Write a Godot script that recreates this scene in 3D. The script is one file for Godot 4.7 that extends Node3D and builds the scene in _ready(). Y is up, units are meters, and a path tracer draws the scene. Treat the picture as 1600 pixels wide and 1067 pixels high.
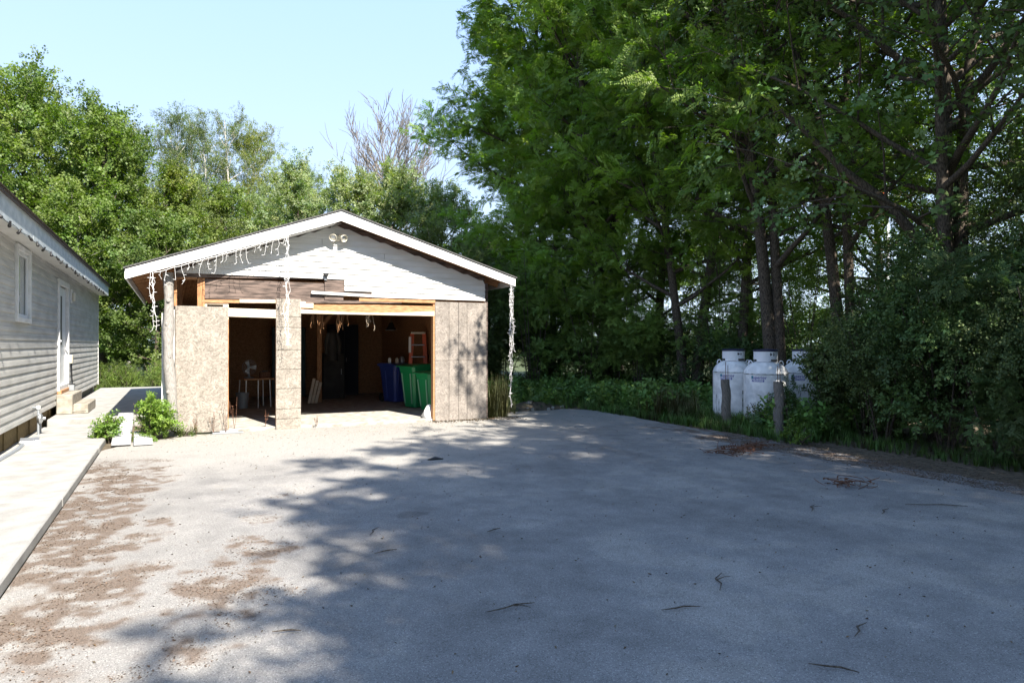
extends Node3D

# World axes: the garage front faces +Z and the house wall faces +X; the camera stands at the origin.

var rng := RandomNumberGenerator.new()
var used := {}
var mats := {}
var clump := {}


func _ready():
	# --- camera, sky, sun, exposure ---
	var cam := Camera3D.new()
	cam.name = "camera"
	cam.position = Vector3(0, 1.56, 0)
	cam.rotation = Vector3(deg_to_rad(0.24), deg_to_rad(-26.4), 0)
	cam.fov = 53.2
	cam.near = 0.05
	cam.far = 900.0
	add_child(cam)
	var sky_mat := ProceduralSkyMaterial.new()
	sky_mat.sky_top_color = Color(0.415, 0.517, 0.68)
	sky_mat.sky_horizon_color = Color(0.60, 0.65, 0.69)
	sky_mat.sky_curve = 0.22
	sky_mat.ground_bottom_color = Color(0.25, 0.27, 0.24)
	sky_mat.ground_horizon_color = Color(0.45, 0.5, 0.5)
	sky_mat.sun_angle_max = 1.0
	var sky := Sky.new()
	sky.sky_material = sky_mat
	var env := Environment.new()
	env.background_mode = Environment.BG_SKY
	env.sky = sky
	env.background_energy_multiplier = 1.0
	env.tonemap_mode = Environment.TONE_MAPPER_LINEAR
	env.tonemap_exposure = 3.5
	env.sdfgi_enabled = true
	env.ssao_enabled = true
	env.ssil_enabled = true
	var we := WorldEnvironment.new()
	we.name = "world_environment"
	we.environment = env
	add_child(we)
	var sun := DirectionalLight3D.new()
	sun.name = "sun"
	sun.light_energy = 1.45
	sun.light_color = Color(1.0, 0.972, 0.925)
	sun.light_angular_distance = 0.5
	sun.shadow_enabled = true
	add_child(sun)
	sun.look_at_from_position(Vector3(0.17, 1.0, 1.0) * 50.0, Vector3.ZERO, Vector3.UP)
	# --- the scene ---
	make_materials()
	make_clumps()
	build_ground()
	build_house()
	build_garage()
	build_garage_contents()
	build_left_yard()
	build_tanks()
	build_trees()
	build_undergrowth()
	build_lights()
	build_debris()


# ---------------------------------------------------------------- naming
func numbered(n: String) -> String:
	var c: int = used.get(n, 0)
	used[n] = c + 1
	return n if c == 0 else "%s_%03d" % [n, c]


func thing(n: String, label: String, category: String, at := Vector3.ZERO, turn := 0.0, group := "") -> Node3D:
	var o := Node3D.new()
	o.name = numbered(n)
	add_child(o)
	o.position = at
	o.rotation.y = turn
	tag(o, label, category, group)
	return o


func tag(o: Node, label: String, category: String, group := ""):
	o.set_meta("label", label)
	o.set_meta("category", category)
	if group != "":
		o.set_meta("group", group)


func part(n: String, mesh: Mesh, mat: Material, parent: Node, at := Vector3.ZERO, label := "") -> MeshInstance3D:
	var o := MeshInstance3D.new()
	o.name = numbered(n) if parent == self else n
	o.mesh = mesh
	o.material_override = mat
	parent.add_child(o, true)
	o.position = at
	if label != "":
		o.set_meta("label", label)
	return o


func struct_(n: String, mesh: Mesh, mat: Material, label := "") -> MeshInstance3D:
	var o := part(n, mesh, mat, self)
	o.set_meta("kind", "structure")
	if label != "":
		o.set_meta("label", label)
	return o


func many(n: String, mesh: Mesh, mat: Material, parent: Node, xf: Array, cols: Array) -> MultiMeshInstance3D:
	var mm := MultiMesh.new()
	mm.transform_format = MultiMesh.TRANSFORM_3D
	mm.use_colors = true
	mm.mesh = mesh
	mm.instance_count = xf.size()
	for i in xf.size():
		mm.set_instance_transform(i, xf[i])
		mm.set_instance_color(i, cols[i])
	var o := MultiMeshInstance3D.new()
	o.name = numbered(n) if parent == self else n
	o.multimesh = mm
	o.material_override = mat
	parent.add_child(o, true)
	o.set_meta("kind", "stuff")
	return o


# ---------------------------------------------------------------- geometry
func mb() -> SurfaceTool:
	var st := SurfaceTool.new()
	st.begin(Mesh.PRIMITIVE_TRIANGLES)
	return st


func tri(st: SurfaceTool, a: Vector3, b: Vector3, c: Vector3, n: Vector3):
	if (b - a).cross(c - a).dot(n) > 0.0:
		var t := b
		b = c
		c = t
	st.set_normal(n)
	st.add_vertex(a)
	st.set_normal(n)
	st.add_vertex(b)
	st.set_normal(n)
	st.add_vertex(c)


func quad(st: SurfaceTool, a: Vector3, b: Vector3, c: Vector3, d: Vector3, n: Vector3):
	tri(st, a, b, c, n)
	tri(st, a, c, d, n)


func prism(st: SurfaceTool, pts: PackedVector2Array, o: Vector3, u: Vector3, v: Vector3, w: Vector3):
	# a polygon in the plane (u, v) pushed along w
	var idx := Geometry2D.triangulate_polygon(pts)
	var wn := w.normalized()
	var mid := Vector2.ZERO
	for q in pts:
		mid += q / pts.size()
	var cw := 1.0 if Geometry2D.is_polygon_clockwise(pts) else -1.0
	for k in range(0, idx.size(), 3):
		var a := o + u * pts[idx[k]].x + v * pts[idx[k]].y
		var b := o + u * pts[idx[k + 1]].x + v * pts[idx[k + 1]].y
		var c := o + u * pts[idx[k + 2]].x + v * pts[idx[k + 2]].y
		tri(st, a, b, c, -wn)
		tri(st, a + w, b + w, c + w, wn)
	for k in pts.size():
		var p := pts[k]
		var q := pts[(k + 1) % pts.size()]
		var e := q - p
		if e.length() < 1e-6:
			continue
		var n2 := Vector2(-e.y, e.x).normalized() * cw
		var n := (u * n2.x + v * n2.y).normalized()
		quad(st, o + u * p.x + v * p.y, o + u * q.x + v * q.y, o + u * q.x + v * q.y + w, o + u * p.x + v * p.y + w, n)


func box(st: SurfaceTool, c: Vector3, s: Vector3, b := Basis.IDENTITY, bevel := 0.0):
	var h := s / 2.0
	if bevel <= 0.0:
		prism(st, PackedVector2Array([Vector2(-h.x, -h.y), Vector2(h.x, -h.y), Vector2(h.x, h.y), Vector2(-h.x, h.y)]), c - b.z * h.z, b.x, b.y, b.z * s.z)
		return
	var axes := [b.x, b.y, b.z]
	var hh := [h.x, h.y, h.z]
	for ax in 3:
		for sg in [-1.0, 1.0]:
			var n: Vector3 = axes[ax] * sg
			var u: Vector3 = axes[(ax + 1) % 3] * (hh[(ax + 1) % 3] - bevel)
			var v: Vector3 = axes[(ax + 2) % 3] * (hh[(ax + 2) % 3] - bevel)
			var o: Vector3 = c + n * hh[ax]
			quad(st, o - u - v, o + u - v, o + u + v, o - u + v, n)
	for ax in 3:
		var a1: int = (ax + 1) % 3
		var a2: int = (ax + 2) % 3
		for s1 in [-1.0, 1.0]:
			for s2 in [-1.0, 1.0]:
				var l: Vector3 = axes[ax] * (hh[ax] - bevel)
				var p: Vector3 = c + axes[a1] * s1 * hh[a1] + axes[a2] * s2 * (hh[a2] - bevel)
				var q: Vector3 = c + axes[a1] * s1 * (hh[a1] - bevel) + axes[a2] * s2 * hh[a2]
				quad(st, p - l, p + l, q + l, q - l, (axes[a1] * s1 + axes[a2] * s2).normalized())
	for sx in [-1.0, 1.0]:
		for sy in [-1.0, 1.0]:
			for sz in [-1.0, 1.0]:
				var i: Vector3 = c + b.x * sx * (h.x - bevel) + b.y * sy * (h.y - bevel) + b.z * sz * (h.z - bevel)
				tri(st, i + b.x * sx * bevel, i + b.y * sy * bevel, i + b.z * sz * bevel, (b.x * sx + b.y * sy + b.z * sz).normalized())


func boxm(s: Vector3, bevel := 0.0, c := Vector3.ZERO, b := Basis.IDENTITY) -> ArrayMesh:
	var st := mb()
	box(st, c, s, b, bevel)
	return st.commit()


func span(lo: Vector3, hi: Vector3, bevel := 0.0) -> ArrayMesh:
	return boxm((hi - lo).abs(), bevel, (lo + hi) / 2.0)


func bar(st: SurfaceTool, a: Vector3, b: Vector3, w: float, d: float, up := Vector3.UP, bevel := 0.0):
	# a straight board from a to b, w wide (across), d thick (along up)
	var z := (b - a).normalized()
	var x := up.cross(z)
	if x.length() < 0.01:
		x = Vector3.RIGHT.cross(z)
	x = x.normalized()
	var y := z.cross(x).normalized()
	box(st, (a + b) / 2.0, Vector3(w, d, a.distance_to(b)), Basis(x, y, z), bevel)


func barm(a: Vector3, b: Vector3, w: float, d: float, up := Vector3.UP, bevel := 0.0) -> ArrayMesh:
	var st := mb()
	bar(st, a, b, w, d, up, bevel)
	return st.commit()


func tube(st: SurfaceTool, pts: PackedVector3Array, rad: Array, sides: int, cap := true, rough := 0.0):
	var rings := []
	var x := Vector3.ZERO
	for i in pts.size():
		var t := (pts[mini(i + 1, pts.size() - 1)] - pts[maxi(i - 1, 0)]).normalized()
		if x == Vector3.ZERO:
			x = t.cross(Vector3(0.3, 0.2, 0.9)).normalized()
		x = (x - t * x.dot(t)).normalized()
		var y := t.cross(x)
		var ring := PackedVector3Array()
		for k in sides:
			var a := TAU * k / sides
			var r: float = rad[i]
			if rough > 0.0:
				r *= 1.0 + rough * (sin(a * 3.0 + i * 1.7) * 0.5 + rng.randf_range(-0.5, 0.5))
			ring.append(pts[i] + (x * cos(a) + y * sin(a)) * r)
		rings.append(ring)
	for i in pts.size() - 1:
		for k in sides:
			var k2 := (k + 1) % sides
			var v := [rings[i][k], rings[i][k2], rings[i + 1][k2], rings[i + 1][k]]
			var c := [pts[i], pts[i], pts[i + 1], pts[i + 1]]
			for q in [[0, 1, 2], [0, 2, 3]]:
				var n0: Vector3 = (v[q[0]] + v[q[1]] + v[q[2]] - c[q[0]] - c[q[1]] - c[q[2]])
				var flip: bool = (v[q[1]] - v[q[0]]).cross(v[q[2]] - v[q[0]]).dot(n0) > 0.0
				for m in ([q[0], q[2], q[1]] if flip else q):
					st.set_normal((v[m] - c[m]).normalized() if v[m] != c[m] else Vector3.UP)
					st.add_vertex(v[m])
	if cap:
		for e in [0, pts.size() - 1]:
			var n: Vector3 = (pts[0] - pts[1]).normalized() if e == 0 else (pts[e] - pts[e - 1]).normalized()
			for k in range(1, sides - 1):
				tri(st, rings[e][0], rings[e][k], rings[e][k + 1], n)


func rod(st: SurfaceTool, a: Vector3, b: Vector3, r: float, sides := 8):
	tube(st, PackedVector3Array([a, b]), [r, r], sides)


func lathe(st: SurfaceTool, prof: Array, sides: int, o := Vector3.ZERO, b := Basis.IDENTITY):
	# prof: [radius, height] pairs from bottom to top
	for i in prof.size() - 1:
		var p := Vector2(prof[i][0], prof[i][1])
		var q := Vector2(prof[i + 1][0], prof[i + 1][1])
		var e := q - p
		if e.length() < 1e-6:
			continue
		var n2 := Vector2(e.y, -e.x).normalized()
		var np := n2
		var nq := n2
		if i > 0:
			var e0 := p - Vector2(prof[i - 1][0], prof[i - 1][1])
			var m := Vector2(e0.y, -e0.x).normalized()
			if m.dot(n2) > 0.75:
				np = (m + n2).normalized()
		if i < prof.size() - 2:
			var e1 := Vector2(prof[i + 2][0], prof[i + 2][1]) - q
			var m1 := Vector2(e1.y, -e1.x).normalized()
			if m1.dot(n2) > 0.75:
				nq = (m1 + n2).normalized()
		for k in sides:
			var a0 := TAU * k / sides
			var a1 := TAU * (k + 1) / sides
			var d0 := Vector3(cos(a0), 0, sin(a0))
			var d1 := Vector3(cos(a1), 0, sin(a1))
			var vs := [[d0 * p.x + Vector3.UP * p.y, d0 * np.x + Vector3.UP * np.y], [d1 * p.x + Vector3.UP * p.y, d1 * np.x + Vector3.UP * np.y],
				[d1 * q.x + Vector3.UP * q.y, d1 * nq.x + Vector3.UP * nq.y], [d0 * q.x + Vector3.UP * q.y, d0 * nq.x + Vector3.UP * nq.y]]
			for t in [[0, 1, 2], [0, 2, 3]]:
				var A: Vector3 = vs[t[0]][0]
				var B: Vector3 = vs[t[1]][0]
				var C: Vector3 = vs[t[2]][0]
				if (B - A).cross(C - A).length() < 1e-9:
					continue
				var flip: bool = (B - A).cross(C - A).dot(d0 * n2.x + Vector3.UP * n2.y + d1 * n2.x) > 0.0
				for m2 in ([t[0], t[2], t[1]] if flip else t):
					st.set_normal(b * (vs[m2][1] as Vector3))
					st.add_vertex(o + b * (vs[m2][0] as Vector3))


func holed(st: SurfaceTool, x0: float, x1: float, y0: float, y1: float, holes: Array, o: Vector3, u: Vector3, v: Vector3, w: Vector3):
	# a wall x0..x1 by y0..y1 in (u, v), thick w, with rectangular holes [xa, xb, ya, yb]
	var xs := [x0, x1]
	var ys := [y0, y1]
	for h in holes:
		for q in [h[0], h[1]]:
			if q > x0 and q < x1 and not xs.has(q):
				xs.append(q)
		for q in [h[2], h[3]]:
			if q > y0 and q < y1 and not ys.has(q):
				ys.append(q)
	xs.sort()
	ys.sort()
	for i in xs.size() - 1:
		for j in ys.size() - 1:
			var mx: float = (xs[i] + xs[i + 1]) / 2.0
			var my: float = (ys[j] + ys[j + 1]) / 2.0
			var open := false
			for h in holes:
				if mx > h[0] and mx < h[1] and my > h[2] and my < h[3]:
					open = true
			if not open:
				prism(st, PackedVector2Array([Vector2(xs[i], ys[j]), Vector2(xs[i + 1], ys[j]), Vector2(xs[i + 1], ys[j + 1]), Vector2(xs[i], ys[j + 1])]), o, u, v, w)


func poly_sheet(pts: PackedVector2Array, y: float, thick: float, cell := 0.0) -> ArrayMesh:
	# a flat sheet over (x, z) with uv in metres and a skirt
	var st := mb()
	var idx := Geometry2D.triangulate_polygon(pts)
	for k in range(0, idx.size(), 3):
		var a := pts[idx[k]]
		var b := pts[idx[k + 1]]
		var c := pts[idx[k + 2]]
		for p in ([a, b, c] if (b - a).cross(c - a) > 0.0 else [a, c, b]):
			st.set_normal(Vector3.UP)
			st.set_uv(p)
			st.set_uv2(p)
			st.add_vertex(Vector3(p.x, y, p.y))
	if thick > 0.0:
		var cw := 1.0 if Geometry2D.is_polygon_clockwise(pts) else -1.0
		for k in pts.size():
			var p := pts[k]
			var q := pts[(k + 1) % pts.size()]
			var e := q - p
			var n := Vector3(-e.y, 0, e.x).normalized() * cw
			var v := [Vector3(p.x, y, p.y), Vector3(q.x, y, q.y), Vector3(q.x, y - thick, q.y), Vector3(p.x, y - thick, p.y)]
			var flip: bool = (v[1] - v[0]).cross(v[2] - v[0]).dot(n) > 0.0
			for m in ([0, 2, 1, 0, 3, 2] if flip else [0, 1, 2, 0, 2, 3]):
				st.set_normal(n)
				st.set_uv(Vector2(v[m].x + v[m].z, v[m].y))
				st.set_uv2(Vector2(v[m].x, v[m].z))
				st.add_vertex(v[m])
	return st.commit()


# ---------------------------------------------------------------- textures and materials
func noise(seed_: int, freq: float, oct := 4, type := FastNoiseLite.TYPE_SIMPLEX_SMOOTH) -> FastNoiseLite:
	var n := FastNoiseLite.new()
	n.seed = seed_
	n.noise_type = type
	n.frequency = freq
	n.fractal_octaves = oct
	return n


func gray(seed_: int, size: int, freq: float, oct := 4) -> PackedByteArray:
	var im := noise(seed_, freq, oct).get_seamless_image(size, size, false, false, 0.1, true)
	im.convert(Image.FORMAT_L8)
	return im.get_data()


func tex_from(size_x: int, size_y: int, data: PackedByteArray) -> ImageTexture:
	return ImageTexture.create_from_image(Image.create_from_data(size_x, size_y, false, Image.FORMAT_RGB8, data))


func mix_tex(size: int, c0: Color, c1: Color, seed_: int, freq: float, oct := 4, speck := 0.0, contrast := 1.0) -> ImageTexture:
	# two linear colours mixed by noise, with fine specks
	var g := gray(seed_, size, freq, oct)
	var d := PackedByteArray()
	d.resize(size * size * 3)
	rng.seed = seed_
	var lut := []
	for i in 256:
		var t := clampf((i / 255.0 - 0.5) * contrast + 0.5, 0.0, 1.0)
		lut.append(c0.lerp(c1, t).linear_to_srgb())
	for i in size * size:
		var c: Color = lut[g[i]]
		var k := 1.0 + (rng.randf() - 0.5) * speck
		d[i * 3] = clampi(int(c.r * k * 255.0), 0, 255)
		d[i * 3 + 1] = clampi(int(c.g * k * 255.0), 0, 255)
		d[i * 3 + 2] = clampi(int(c.b * k * 255.0), 0, 255)
	return tex_from(size, size, d)


func flakes(size: int, base: Color, n: int, seed_: int, dark: Color, light: Color, long_: float, wide: float, blotch := 0.0) -> ImageTexture:
	# pressed wood flakes / scattered chips
	var d := PackedByteArray()
	d.resize(size * size * 3)
	var b := base.linear_to_srgb()
	for i in size * size:
		d[i * 3] = int(b.r * 255)
		d[i * 3 + 1] = int(b.g * 255)
		d[i * 3 + 2] = int(b.b * 255)
	rng.seed = seed_
	for i in n:
		var cx := rng.randf() * size
		var cy := rng.randf() * size
		var a := rng.randf() * TAU
		var L := long_ * rng.randf_range(0.5, 1.3)
		var W := wide * rng.randf_range(0.5, 1.3)
		var c := dark.lerp(light, rng.randf()).linear_to_srgb()
		var ca := cos(a)
		var sa := sin(a)
		for s in int(L):
			for w in int(W) + 1:
				var px := posmod(int(cx + (s - L / 2) * ca - (w - W / 2) * sa), size)
				var py := posmod(int(cy + (s - L / 2) * sa + (w - W / 2) * ca), size)
				var at := (py * size + px) * 3
				d[at] = int(c.r * 255)
				d[at + 1] = int(c.g * 255)
				d[at + 2] = int(c.b * 255)
	if blotch > 0.0:   # damp and weather stains over the flakes
		var g := gray(seed_ + 1000, size, 0.008, 5)
		for i in size * size * 3:
			d[i] = clampi(int(d[i] * (1.0 + (g[i / 3] / 255.0 - 0.55) * blotch)), 0, 255)
	return tex_from(size, size, d)


func std(n: String, c: Color, rough := 0.8, spec := 0.5) -> StandardMaterial3D:
	var m := StandardMaterial3D.new()
	m.resource_name = n
	m.albedo_color = c.linear_to_srgb()
	m.roughness = rough
	m.metallic_specular = spec
	mats[n] = m
	return m


func textured(n: String, t: Texture2D, scale: Vector3, rough := 0.85, relief := 0.0, world := true) -> StandardMaterial3D:
	var m := std(n, Color.WHITE, rough, 0.4)
	m.albedo_texture = t
	m.uv1_triplanar = true
	m.uv1_world_triplanar = world
	m.uv1_scale = scale
	m.uv1_triplanar_sharpness = 6.0
	if relief > 0.0:
		m.heightmap_enabled = true
		m.heightmap_texture = t
		m.heightmap_scale = relief
	return m


func leafy(n: String, back: Color, rough := 0.5) -> StandardMaterial3D:
	var m := std(n, Color.WHITE, rough, 0.45)
	m.vertex_color_use_as_albedo = true
	m.backlight_enabled = true
	m.backlight = back
	m.cull_mode = BaseMaterial3D.CULL_DISABLED
	return m


func make_materials():
	# asphalt: aggregate chips over a grey binder; a second layer in metres carries wear, dust and stains
	var a := std("asphalt", Color.WHITE, 0.92, 0.35)
	a.albedo_texture = flakes(1024, Color(0.272, 0.262, 0.249), 46000, 5, Color(0.11, 0.108, 0.105), Color(0.48, 0.465, 0.445), 4.0, 3.0)
	a.uv1_scale = Vector3(0.62, 0.62, 1)
	a.heightmap_enabled = true
	a.heightmap_texture = a.albedo_texture
	a.heightmap_scale = 0.6
	a.detail_enabled = true
	a.detail_blend_mode = BaseMaterial3D.BLEND_MODE_MUL
	a.detail_uv_layer = BaseMaterial3D.DETAIL_UV_2
	a.uv2_scale = Vector3(1.0 / 24.0, 1.0 / 24.0, 1)
	a.uv2_offset = Vector3(0.375, 0.875, 0)
	a.detail_albedo = ground_wear()
	textured("concrete", mix_tex(512, Color(0.235, 0.23, 0.217), Color(0.315, 0.308, 0.29), 11, 0.010, 6, 0.14, 1.5), Vector3(0.5, 0.5, 0.5), 0.9, 0.12)
	textured("old_concrete", mix_tex(512, Color(0.24, 0.22, 0.19), Color(0.42, 0.40, 0.36), 12, 0.015, 6, 0.12, 1.4), Vector3(0.6, 0.6, 0.6), 0.9, 0.15)
	textured("soil", mix_tex(512, Color(0.055, 0.045, 0.03), Color(0.16, 0.125, 0.085), 13, 0.02, 6, 0.3, 1.5), Vector3(0.7, 0.7, 0.7), 1.0, 0.6)
	textured("grass_soil", mix_tex(512, Color(0.03, 0.045, 0.015), Color(0.085, 0.10, 0.04), 14, 0.02, 6, 0.3, 1.5), Vector3(0.4, 0.4, 0.4), 1.0, 0.6)
	textured("step_concrete", mix_tex(512, Color(0.20, 0.18, 0.145), Color(0.33, 0.30, 0.25), 41, 0.012, 6, 0.12, 1.6), Vector3(0.8, 0.8, 0.8), 0.9, 0.12)
	textured("house_siding", mix_tex(512, Color(0.43, 0.42, 0.395), Color(0.56, 0.55, 0.52), 15, 0.008, 5, 0.03, 1.4), Vector3(0.25, 0.9, 0.25), 0.6, 0.02)
	textured("gable_siding", mix_tex(512, Color(0.57, 0.565, 0.535), Color(0.68, 0.675, 0.655), 16, 0.008, 5, 0.03, 1.4), Vector3(0.3, 1.0, 0.3), 0.55, 0.02)
	textured("white_trim", mix_tex(256, Color(0.62, 0.62, 0.60), Color(0.76, 0.76, 0.75), 17, 0.02, 5, 0.03, 1.4), Vector3(0.5, 0.9, 0.5), 0.5)
	textured("blue_fascia", mix_tex(256, Color(0.44, 0.50, 0.53), Color(0.60, 0.65, 0.67), 18, 0.02, 5, 0.05, 1.5), Vector3(0.5, 1.2, 0.8), 0.6)
	textured("shingle", mix_tex(512, Color(0.07, 0.055, 0.045), Color(0.17, 0.14, 0.12), 19, 0.05, 4, 0.4, 1.4), Vector3(1, 1, 1), 0.95, 0.5)
	textured("garage_shingle", mix_tex(512, Color(0.04, 0.04, 0.042), Color(0.12, 0.118, 0.115), 20, 0.05, 4, 0.4, 1.4), Vector3(1, 1, 1), 0.95, 0.5)
	textured("osb", flakes(512, Color(0.245, 0.218, 0.185), 5200, 21, Color(0.165, 0.145, 0.12), Color(0.325, 0.29, 0.25), 24, 7, 0.14), Vector3(0.8, 0.8, 0.8), 0.85, 0.10)
	textured("osb_gray", flakes(512, Color(0.225, 0.195, 0.17), 5200, 22, Color(0.15, 0.13, 0.113), Color(0.28, 0.25, 0.222), 22, 6, 0.2), Vector3(0.8, 0.8, 0.8), 0.9, 0.12)
	textured("osb_brown", flakes(512, Color(0.33, 0.165, 0.075), 4200, 23, Color(0.22, 0.105, 0.048), Color(0.44, 0.235, 0.115), 26, 8), Vector3(1.1, 1.1, 1.1), 0.85, 0.05)
	textured("pale_lumber", mix_tex(512, Color(0.46, 0.36, 0.25), Color(0.64, 0.55, 0.43), 24, 0.02, 5, 0.05, 1.5), Vector3(0.4, 5.0, 5.0), 0.75, 0.08)
	textured("orange_lumber", mix_tex(512, Color(0.24, 0.115, 0.05), Color(0.46, 0.25, 0.125), 25, 0.02, 5, 0.08, 1.6), Vector3(0.5, 4.0, 4.0), 0.75, 0.08)
	textured("post_lumber", mix_tex(512, Color(0.20, 0.09, 0.04), Color(0.46, 0.24, 0.11), 26, 0.02, 5, 0.08, 1.6), Vector3(5.0, 0.5, 5.0), 0.75, 0.08)
	textured("tar_board", mix_tex(512, Color(0.055, 0.042, 0.036), Color(0.17, 0.125, 0.105), 27, 0.015, 6, 0.15, 1.7), Vector3(0.3, 2.5, 2.0), 0.85, 0.1)
	textured("gray_wood", mix_tex(512, Color(0.17, 0.16, 0.15), Color(0.33, 0.31, 0.285), 28, 0.02, 5, 0.12, 1.6), Vector3(7.0, 1.0, 7.0), 0.85, 0.25)
	textured("post_wood", mix_tex(512, Color(0.085, 0.075, 0.065), Color(0.20, 0.18, 0.155), 42, 0.02, 5, 0.12, 1.6), Vector3(7.0, 1.0, 7.0), 0.9, 0.25)
	textured("foundation_wood", mix_tex(512, Color(0.09, 0.065, 0.03), Color(0.24, 0.175, 0.08), 29, 0.02, 5, 0.12, 1.6), Vector3(5.0, 1.0, 5.0), 0.9, 0.2)
	textured("gray_board", mix_tex(256, Color(0.27, 0.275, 0.28), Color(0.37, 0.375, 0.38), 30, 0.03, 5, 0.08, 1.4), Vector3(3, 3, 0.5), 0.8)
	textured("bark", mix_tex(512, Color(0.035, 0.027, 0.02), Color(0.13, 0.105, 0.08), 31, 0.03, 5, 0.25, 1.9), Vector3(2.6, 0.7, 2.6), 0.95, 1.5)
	textured("pale_bark", mix_tex(512, Color(0.20, 0.185, 0.165), Color(0.52, 0.49, 0.45), 32, 0.03, 5, 0.2, 1.8), Vector3(1.5, 1.5, 1.5), 0.9, 0.4)
	textured("dead_bark", mix_tex(256, Color(0.13, 0.112, 0.095), Color(0.27, 0.24, 0.21), 33, 0.03, 5, 0.2, 1.6), Vector3(2, 1, 2), 0.95)
	textured("tank_paint", mix_tex(512, Color(0.62, 0.625, 0.62), Color(0.83, 0.83, 0.82), 34, 0.012, 6, 0.06, 2.0), Vector3(0.9, 0.7, 0.9), 0.45, 0.04)
	textured("tank_grime", mix_tex(512, Color(0.10, 0.115, 0.09), Color(0.55, 0.56, 0.555), 35, 0.02, 6, 0.12, 2.6), Vector3(1.1, 0.8, 1.1), 0.6, 0.04)
	std("tank_cap", Color(0.018, 0.022, 0.06), 0.4)
	std("label_white", Color(0.72, 0.73, 0.75), 0.5)
	std("label_blue", Color(0.05, 0.045, 0.27), 0.5)
	std("label_green", Color(0.03, 0.25, 0.30), 0.5)
	std("black", Color(0.012, 0.012, 0.013), 0.5)
	std("dark_cloth", Color(0.014, 0.016, 0.024), 0.9)
	std("teal_panel", Color(0.015, 0.045, 0.05), 0.6)
	std("white_plastic", Color(0.72, 0.72, 0.70), 0.4)
	std("cream_plastic", Color(0.62, 0.58, 0.47), 0.4)
	std("wire_white", Color(0.80, 0.79, 0.78), 0.5)
	std("white_door", Color(0.74, 0.75, 0.76), 0.35)
	var rust := textured("rust", mix_tex(256, Color(0.07, 0.03, 0.018), Color(0.20, 0.10, 0.06), 36, 0.03, 4, 0.3, 1.5), Vector3(4, 4, 4), 0.9)
	rust.metallic = 0.2
	var steel := std("steel", Color(0.52, 0.54, 0.56), 0.35)
	steel.metallic = 0.85
	std("lead", Color(0.30, 0.32, 0.34), 0.5).metallic = 0.5
	std("blue_bin", Color(0.028, 0.055, 0.26), 0.38)
	std("green_bin", Color(0.012, 0.25, 0.085), 0.38)
	std("bin_stripe", Color(0.20, 0.42, 0.27), 0.35)
	std("orange_paint", Color(0.62, 0.10, 0.02), 0.45)
	std("red_paint", Color(0.50, 0.04, 0.03), 0.5)
	std("red_cloth", Color(0.75, 0.06, 0.03), 0.8)
	var glass := std("glass", Color(0.75, 0.85, 0.82), 0.03)
	glass.transparency = BaseMaterial3D.TRANSPARENCY_ALPHA
	glass.albedo_color.a = 0.12
	textured("interior_dark", mix_tex(256, Color(0.03, 0.028, 0.025), Color(0.06, 0.055, 0.05), 37, 0.02), Vector3(0.5, 0.5, 0.5))
	leafy("leaf", Color(0.88, 0.98, 0.38), 0.5)
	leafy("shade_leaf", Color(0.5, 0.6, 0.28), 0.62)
	leafy("blade", Color(0.5, 0.5, 0.25), 0.7)
	leafy("litter", Color(0.05, 0.05, 0.03), 0.95)


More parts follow.
